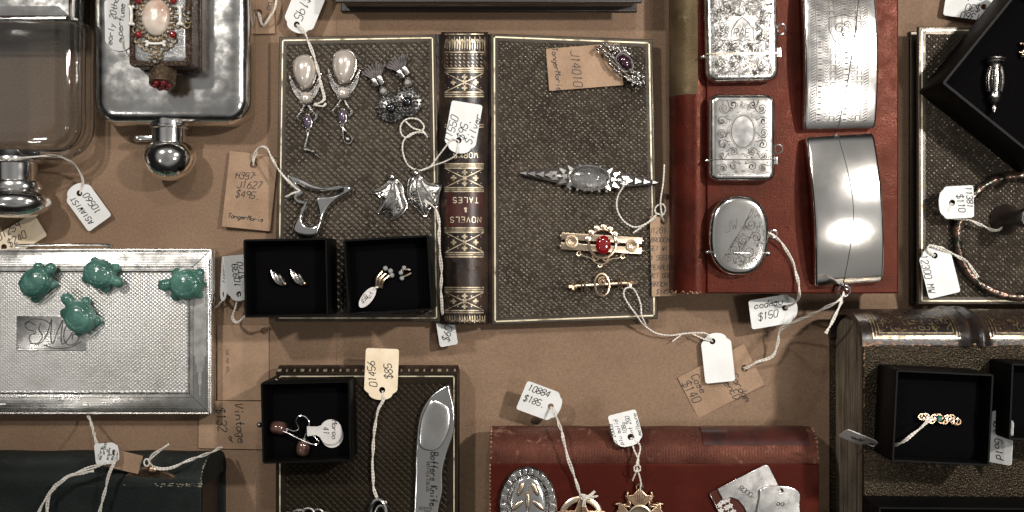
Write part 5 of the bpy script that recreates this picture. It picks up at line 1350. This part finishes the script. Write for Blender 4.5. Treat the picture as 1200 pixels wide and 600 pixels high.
# bronze clasp on the dark book
t = Thing('bronze_brooch', 'dark bronze brooch with a knotted string on the blackish green book', 'brooch', 176, 553, 50, -2, 24)
MB().plate([tuple(p) for p in cr([(-14, -3), (-9, 1), (-3, 3.6), (4, 3.4), (10, 1), (14, -2.4), (6, -3.8), (-5, -4)], 4, True)][::-1], (), 0, 2.2, .6).build('body', 'dark_bronze', t)
m = MB(); m.ball((2.5, 3.4, 3), 2.6, (1.3, 1, .8)); m.build('bronze_knob', 'bronze', t)
m = MB()
m.cord([P(174, 541, 55), P(180, 533, 57), P(190, 526, 58), P(198, 520.5, 58)]); m.cord([P(175, 542, 55), P(184, 549, 55), P(200, 548, 54), P(225, 538, 46), P(248, 530, 30), P(260, 524, 14)])
for q in range(3): m.cord([P(172 + 2 * math.cos(a) * 1.6, 542 + 4.2 * math.sin(a), 55 + q * .8) for a in [6.28 * i / 8 for i in range(9)]], strands=1)
m.build('string', 'string', t, world=True)

# ------------------------------------------------------------------ price tags
ZK = 2.
tag('white tag reading 10560 hanging from the cap of the glass flask', 101.5, 240, 4, 35, 34, 54, lines=[('ASIAWIST', 95.5, 246.5, 6.5, 126), ('10560', 107.5, 237.5, 7.5, 126)], hole=(93.5, 226.5),
    string=[(93.5, 227, 4.6), (97, 213, 6), (90, 197, 12), (78, 187, 20), (60, 182.5, 25), (40, 184, 29), (15, 186, 32), (-14, 188, 30)], tx=3, ty=-4)
tag('cream tag reading J1259 and 240 dollars at the left edge above the cigarette case', 17, 281, 3, 121, 31, 70, 'cream', [('J1259', 11, 270, 8.5, 31), ('$240', 21, 279.5, 8.5, 33)], hole=(5, 289.5), tx=2)
tag('white tag about early perfume tucked under the jewelled bottle', 140, 30, 26.0, 181, 34, 60, lines=[('early 20thc', 131.5, 24, 7, 82), ('perfume', 141.5, 22, 7.5, 84)], hole=(143.5, 47.5),
    string=[(143.5, 47.5, 26.7), (145, 58, 27.6), (152, 69, 28), (163, 79, 28), (172, 86, 29), (180, 84, 31)], strands=1)
tag('white tag reading 195 dollars at the top, tied to the pearl earring', 357.5, 9, 8, 157, 37, 62, lines=[('$195', 353.5, 10, 10.5, 247)], hole=(347.5, 28.5),
    string=[(347.5, 28.5, 9), (357, 38, 10), (363, 52, 12), (369, 68, 14), (374, 88, 13), (378, 105, 12), (379.5, 116, 12), (374, 121, 12.5), (368, 123, 12.5), (378, 124.5, 12.5), (382, 121, 12)], tx=-3, ty=3)
tag('white tag reading 11550 silver lying on the spine of the open book', 542.4, 150, 19, 170, 37, 60, lines=[('11550', 529, 150, 9, 72), ('$95.', 543.5, 149.5, 9, 72), ('Silver', 555, 150, 8.5, 72)], hole=(537.5, 164.5),
    string=[[(537.5, 165, 19.6), (530, 163, 20), (522, 172, 18), (512, 185, 15), (503, 196, 13), (490, 199.5, 12.5), (478, 193, 12.5), (472, 178, 12.5), (473, 165, 12.5), (482, 156.5, 13), (494, 155, 13.5), (500, 158, 13.5)],
            [(537.5, 165, 19.4), (535, 180, 20), (524, 188, 16), (508, 194, 13.5), (496, 198.5, 13)],
            [(494, 154, 14), (497, 148, 14), (490, 140, 13), (478, 139, 12.5), (470, 146, 12.5), (470, 156, 12.5), (476, 161, 12.5), (486, 156, 13.5), (493, 153, 14), (484, 150, 14), (475, 142, 13)], [(495, 152, 14), (499, 158, 13), (501, 161, 12)]], ty=4, strands=1)
tag('kraft card reading J1627 and 495 dollars left of the open book', 293, 224, 2.5, -5.8, 56, 89, 'kraft', [('H357', 288, 206, 7.5, -4), ('----', 289, 205, 10, -4), ('J1627', 293.5, 216.5, 8, -3), ('$495.', 292, 228.5, 8, -5), ('TangerMoris', 289, 255, 5.2, -8)], hole=(297, 193),
    string=[(297, 193.5, 3.2), (298, 183, 5), (304, 173, 9), (312, 173, 13), (318, 184, 14), (326, 198, 14), (336, 210, 14.5), (347, 221, 15), (352, 224, 15), (344, 226, 15), (335, 231, 13)], tx=-2, ty=4)
tag('small white tag reading 60 dollars below the gap of the book spine', 523.3, 387, 7, 10, 21.5, 37, lines=[('$60', 524, 390, 8.5, 78)], hole=(521, 377),
    string=[(521, 377.5, 7.6), (518, 362, 12), (516.5, 340, 14), (517, 318, 14.5), (515, 290, 14.5), (514.5, 262, 14.5), (512, 248, 14), (505, 240, 15), (497, 235, 15)], tx=-12)
tag('white tag reading 10226 standing on edge by the first ring box', 263, 327, 8, 176, 28, 52, lines=[('10226', 262, 318, 7.5, 86)], string=[(263, 349, 6), (257, 356, 4), (252, 361, 3)], ty=58, strands=1)
tag('white tag reading 10939 leaning against the first ring box', 278, 326, 11, 186, 30, 54, lines=[('10939', 276, 322, 7.5, 100), ('$170', 284, 316, 7, 100)], string=[(280, 344, 10), (276, 360, 8), (273, 372, 8), (278, 377.5, 12), (287, 370, 16), (296, 357, 22)], ty=-42)
tag('cream tag reading 01456 and 85 dollars above the dark bottom book', 447, 438.5, 20, 178, 39, 60, 'cream', [('01456', 436, 437, 8.5, 96), ('$85', 455, 434, 8.5, 96)], hole=(448, 457),
    string=[(448.5, 458, 20.6), (449, 468, 22), (443, 482, 22), (439, 505, 21), (437, 535, 21), (437, 560, 21), (440, 580, 21.5), (447, 587, 22), (453, 589, 21)], tx=4)
tag('white tag reading 10884 and 185 dollars above the star medal', 634, 471, 15, -112, 37, 49, lines=[('10884', 632.5, 457.5, 7.5, -20), ('$185.', 627.5, 470, 7.5, -20)], hole=(645.5, 476.5),
    string=[[(645.5, 477, 15.8), (652, 489, 24), (658, 505, 38), (665, 535, 40), (672, 556, 38), (680, 579, 38), (684, 585, 38.5), (691, 581, 38.5), (697, 575.5, 38.5)], [(681, 580, 39), (690, 583, 38.5), (701, 581.5, 38)], [(684, 586, 38.5), (684, 594, 38)]], tx=-6, ty=10)
tag('small crowded white tag on the crimson spine above the laurel medal', 733.5, 503, 37, -166, 34, 40, lines=[('co 2000z', 718, 509, 4.6, 104), ('plu solid', 724.5, 506, 4.6, 104), ('108g', 731, 501, 4.6, 104), ('mint 250', 738, 500, 4.6, 104), ('melboune', 746, 497, 4.6, 104)], hole=(739, 512), iw=.32,
    string=[[(739, 513, 37.5), (743, 527, 39), (748, 538, 41), (747, 546, 41), (744, 556, 40), (741, 563, 38)], [(740, 513, 37.6), (750, 522, 39), (748, 536, 41), (746, 545, 41.5), (749, 557, 40), (751, 566, 38.5), (750, 574, 38)], [(744, 546, 42), (749, 545, 42.5), (750, 551, 42), (744, 552, 42), (743, 547, 42.5)]], tx=8, strands=1)
tag('kraft card reading 140 dollars half covered by a blank white tag', 845, 446.5, 1.5, -62.5, 54, 87, 'kraft', [('Cardan', 869, 455, 8.5, -58), ('enED', 859, 458, 8.5, -56), ('Case', 820, 450.5, 8.5, -60), ('$140', 811.5, 460, 10, -58)], hole=(872, 431.5),
    string=[[(872, 432, 2.4), (886, 425, 6), (905, 417, 8), (911, 403, 10), (913, 388, 13), (922, 381, 18), (945, 371, 32), (968, 360, 50), (983, 352, 56), (988, 347, 50), (989, 343, 38)], [(987, 351, 52), (983, 362, 62), (975, 378, 68), (968, 391, 69)]], tx=2, ty=2, smat='string', strands=2)
tag('blank white tag lying over the kraft card', 841, 419, 5, 6, 35, 58, hole=(835, 400),
    string=[[(835, 400.5, 5.6), (828, 391, 7), (815, 390, 6), (800, 391, 5), (785, 393, 5), (768, 390, 6), (754, 380, 9), (745, 368, 12.5), (735, 354, 12.5), (731, 345, 13), (733, 338, 13.5), (741, 337.5, 14), (747, 346, 13), (751, 358, 12.5), (752, 370, 12.5), (757, 381, 9)],
            [(835, 400, 5.4), (824, 397, 6), (812, 391.5, 6)], [(800, 391, 6), (792, 397, 5), (788, 400, 5)]], tx=-2, ty=-3, strands=1)
tag('white tag reading 150 dollars tied to the oval match case', 906.7, 364.5, 14, -81, 35, 57, lines=[('codesu', 901, 354.5, 8, 9), ('$150', 901, 369, 8.5, 9)], hole=(920, 361),
    string=[(920, 361, 14.8), (932, 354, 22), (936.5, 343, 34), (934, 325, 33), (928, 305, 33), (919, 289, 34), (908, 277, 36), (902, 273, 37)], tx=-3, ty=8)
tag('white tag reading 11381 on the bangle, lying across its upper left', 1120.5, 237, 27, 93, 38, 42, lines=[('11381', 1136, 232, 7, -84), ('$110', 1126, 239, 7.5, -80)], hole=(1115.5, 237.5),
    string=[(1115.5, 238, 27.6), (1111, 247, 27), (1116, 255, 25), (1128, 256, 24), (1142, 260, 23), (1156, 267, 21), (1168, 270, 19), (1176, 266, 22)], ty=-4, tx=3)
tag('white tag reading 12300 MW at the lower left of the bangle', 1100, 317.5, 22, 13, 38, 59, lines=[('12300 MW', 1087, 322, 8, -78)], hole=(1095.5, 299.5),
    string=[(1095.5, 300, 22.6), (1087, 293, 23), (1090, 287.5, 23.5), (1102, 291, 23), (1120, 299, 22), (1133, 307, 22), (1141, 317, 22), (1146, 325, 22)], tx=-3)
tag('white tag reading 11360 beside the tilted black box at the top', 1137, 2, 6, -99, 40, 57, lines=[('11360', 1139, 20, 8, 171), ('$30', 1139, 9.5, 8, 174), ('nwd', 1142, -1, 7, 168)], hole=(1152.5, 8.5), tx=5)
tag('white tag reading 9ct Gold beside the album ring box', 1170.5, 512, 76, -3, 34, 62, lines=[('9ct Gold', 1170, 515, 8.5, -84)], ty=-52,
    string=[(1170, 489, 77), (1182, 489, 78), (1195, 496, 78), (1215, 503, 78)])
tag('dark narrow tag seen nearly edge on, on the page edges of the album', 1008, 515, 66, -112, 26, 44, 'grey', [('ox22', 1006, 512, 5, -20), ('wa1', 1004, 517, 5, -20)], ty=62,
    string=[(1026, 520, 67), (1036, 524, 70), (1055, 519, 92), (1072, 507, 94), (1084, 497, 88), (1093, 490, 86)], iw=.5)
tag('tiny white tag crammed with writing on the blackish green book', 125.5, 531.5, 57, -84, 25, 30, lines=[('wr8oa', 122, 524.5, 4.2, 80), ('a3nrs', 117, 531, 4.2, 80), ('sno8x', 127, 531, 4.2, 80), ('e2wm', 132, 532, 4.2, 80)], iw=.34, tx=8,
    string=[[(137, 527, 57.6), (134, 540, 60), (128, 556, 60), (122, 580, 59), (116, 604, 58)], [(124, 543, 58), (100, 550, 60), (78, 560, 60), (60, 576, 59), (50, 590, 58), (44, 604, 58)], [(110, 552, 59), (84, 557, 60), (66, 568, 59), (57, 585, 58), (55, 604, 58)], [(117, 535, 58), (112, 515, 40), (107, 495, 16), (103, 486, 9)]])
tag('kraft scrap under the tiny crowded tag', 144, 540, 54, 75, 22, 42, 'kraft', tx=6)
tag('kraft card reading J14010 under the purple stone brooch', 685, 78.5, 11.6, -85.4, 50, 87, 'kraft', [('J14010', 675.5, 82, 10, -84), ('TangerMoris', 653, 82, 6.5, -82)], hole=(722, 75), ty=-2.5)
tag('kraft card with a list of handwriting between the open book and the red book', 777, 300, 12, 1.5, 29, 94, 'kraft', [('J1201', 771, 270, 6, 0), ('BROOCH', 774, 281, 5.2, 0), ('SET WITH', 776, 291, 5, 0), ('4 SEED', 773, 302, 5.2, 0), ('PEARLS', 774, 313, 5.2, 0), ('9CT GOLD', 776, 323, 5, 0), ('BROCH', 773, 333, 5.2, 0), ('$145', 777, 342, 5.2, 0)], hole=(778, 259), iw=.35,
    string=[[(778, 259, 12.6), (774, 252, 14), (768, 249, 15), (769, 242, 15), (776, 239, 16), (780, 245, 16), (776, 252, 15), (774, 236, 17), (777, 215, 19), (778.5, 193, 21)], [(770, 251, 14), (757, 262, 14.5), (743, 266, 14), (730, 258, 14), (723, 244, 14), (724, 230, 14.5), (730, 219, 17), (734, 206, 18)], [(769, 255, 13), (758, 262, 13), (749, 268, 14), (742, 273, 15)]], ty=3, strands=1)
tag('kraft card peeking from behind the hip flask at the top', 300, 2, 1.5, 2, 42, 76, 'kraft', [('on', 314, 6, 7, 80)], hole=(303, 15), string=[(303, 15, 2.2), (308, 29, 4), (316, 20, 7), (322, 10, 6), (325, -8, 4)])
tag('kraft card with the word Vintage in the shadow between cigarette case and ring box', 276, 498, .8, -1, 86, 56, 'kraft', [('Vintage', 282, 497, 9.5, -84), ('$132', 260, 493, 10, -82), ('or', 272, 516, 6, -84)], hole=(240, 478), iw=.55)
tag('kraft card with faint print right of the cigarette case', 285, 425, .7, 0, 60, 88, 'kraft', [('co no co_', 268, 425, 4.5, -88), ('on', 254, 408, 5, -90)], hole=(310, 388), iw=.35, ink='faint_ink')

# ------------------------------------------------------------------ camera, light
cam = bpy.data.cameras.new('camera'); co = bpy.data.objects.new('camera', cam); COL.objects.link(co)
co.location = (0, 0, D * S); cam.sensor_width = 36; cam.lens = 36 * D / 600; cam.clip_start = .01; cam.clip_end = 50
scene.camera = co
def lamp(name, x, y, z, power, size, color, aim, cone=60):
    l = bpy.data.lights.new(name, 'SPOT'); l.shadow_soft_size = size / 2; l.energy = power * 4; l.color = color
    l.spot_size = math.radians(cone); l.spot_blend = 1.
    o = bpy.data.objects.new(name, l); COL.objects.link(o); o.location = (x, y, z)
    o.rotation_euler = (Vector((aim[0], aim[1], 0)) - Vector((x, y, z))).to_track_quat('-Z', 'Y').to_euler()
WARM = (1, .945, .885)
lamp('lamp_right', .56, .28, .80, 8.2, .05, WARM, (.14, .05), 53)
lamp('lamp_low_right', .42, -.13, .78, 1.7, .12, WARM, (.2, .06), 60)
lamp('lamp_low_left', -.60, -.31, .78, .4, .04, WARM, (-.28, -.05), 50)
lamp('lamp_left', -.46, .48, .82, 5.4, .05, WARM, (-.12, .09), 52)
lamp('lamp_top', .08, .60, .85, 2.2, .06, WARM, (0, .06), 56)
w = bpy.data.worlds.new('World'); scene.world = w; w.use_nodes = True
N = w.node_tree.nodes; Lk = w.node_tree.links; bg = N['Background']
tc = N.new('ShaderNodeTexCoord'); n1 = N.new('ShaderNodeTexNoise'); n1.inputs['Scale'].default_value = 1.25; n1.inputs['Detail'].default_value = 1.2
Lk.new(tc.outputs['Generated'], n1.inputs['Vector'])
cr_ = N.new('ShaderNodeValToRGB'); e = cr_.color_ramp.elements; cr_.color_ramp.interpolation = 'EASE'
e[0].position = .36; e[0].color = (.40, .395, .385, 1); e[1].position = .66; e[1].color = (.68, .69, .70, 1)
x = e.new(.5); x.color = (.54, .535, .53, 1)
Lk.new(n1.outputs['Fac'], cr_.inputs['Fac'])
sx = N.new('ShaderNodeSeparateXYZ'); Lk.new(tc.outputs['Generated'], sx.inputs['Vector'])
mr = N.new('ShaderNodeMapRange'); mr.interpolation_type = 'SMOOTHSTEP'
mr.inputs['From Min'].default_value = .52; mr.inputs['From Max'].default_value = .80; mr.inputs['To Min'].default_value = .045; mr.inputs['To Max'].default_value = 1
ma = N.new('ShaderNodeMath'); ma.operation = 'MULTIPLY_ADD'; ma.inputs[1].default_value = .05
mb_ = N.new('ShaderNodeMath'); mb_.operation = 'MULTIPLY_ADD'; mb_.inputs[1].default_value = .12
Lk.new(sx.outputs['X'], mb_.inputs[0]); Lk.new(sx.outputs['Z'], mb_.inputs[2])
Lk.new(sx.outputs['Y'], ma.inputs[0]); Lk.new(mb_.outputs['Value'], ma.inputs[2]); Lk.new(ma.outputs['Value'], mr.inputs['Value'])
mx = N.new('ShaderNodeMix'); mx.data_type = 'RGBA'; mx.blend_type = 'MULTIPLY'; mx.inputs['Factor'].default_value = 1
Lk.new(cr_.outputs['Color'], mx.inputs['A']); Lk.new(mr.outputs['Result'], mx.inputs['B']); Lk.new(mx.outputs['Result'], bg.inputs['Color'])
bg.inputs['Strength'].default_value = .46
scene.view_settings.view_transform = 'Standard'; scene.view_settings.look = 'None'; scene.view_settings.exposure = 0; scene.view_settings.gamma = 1
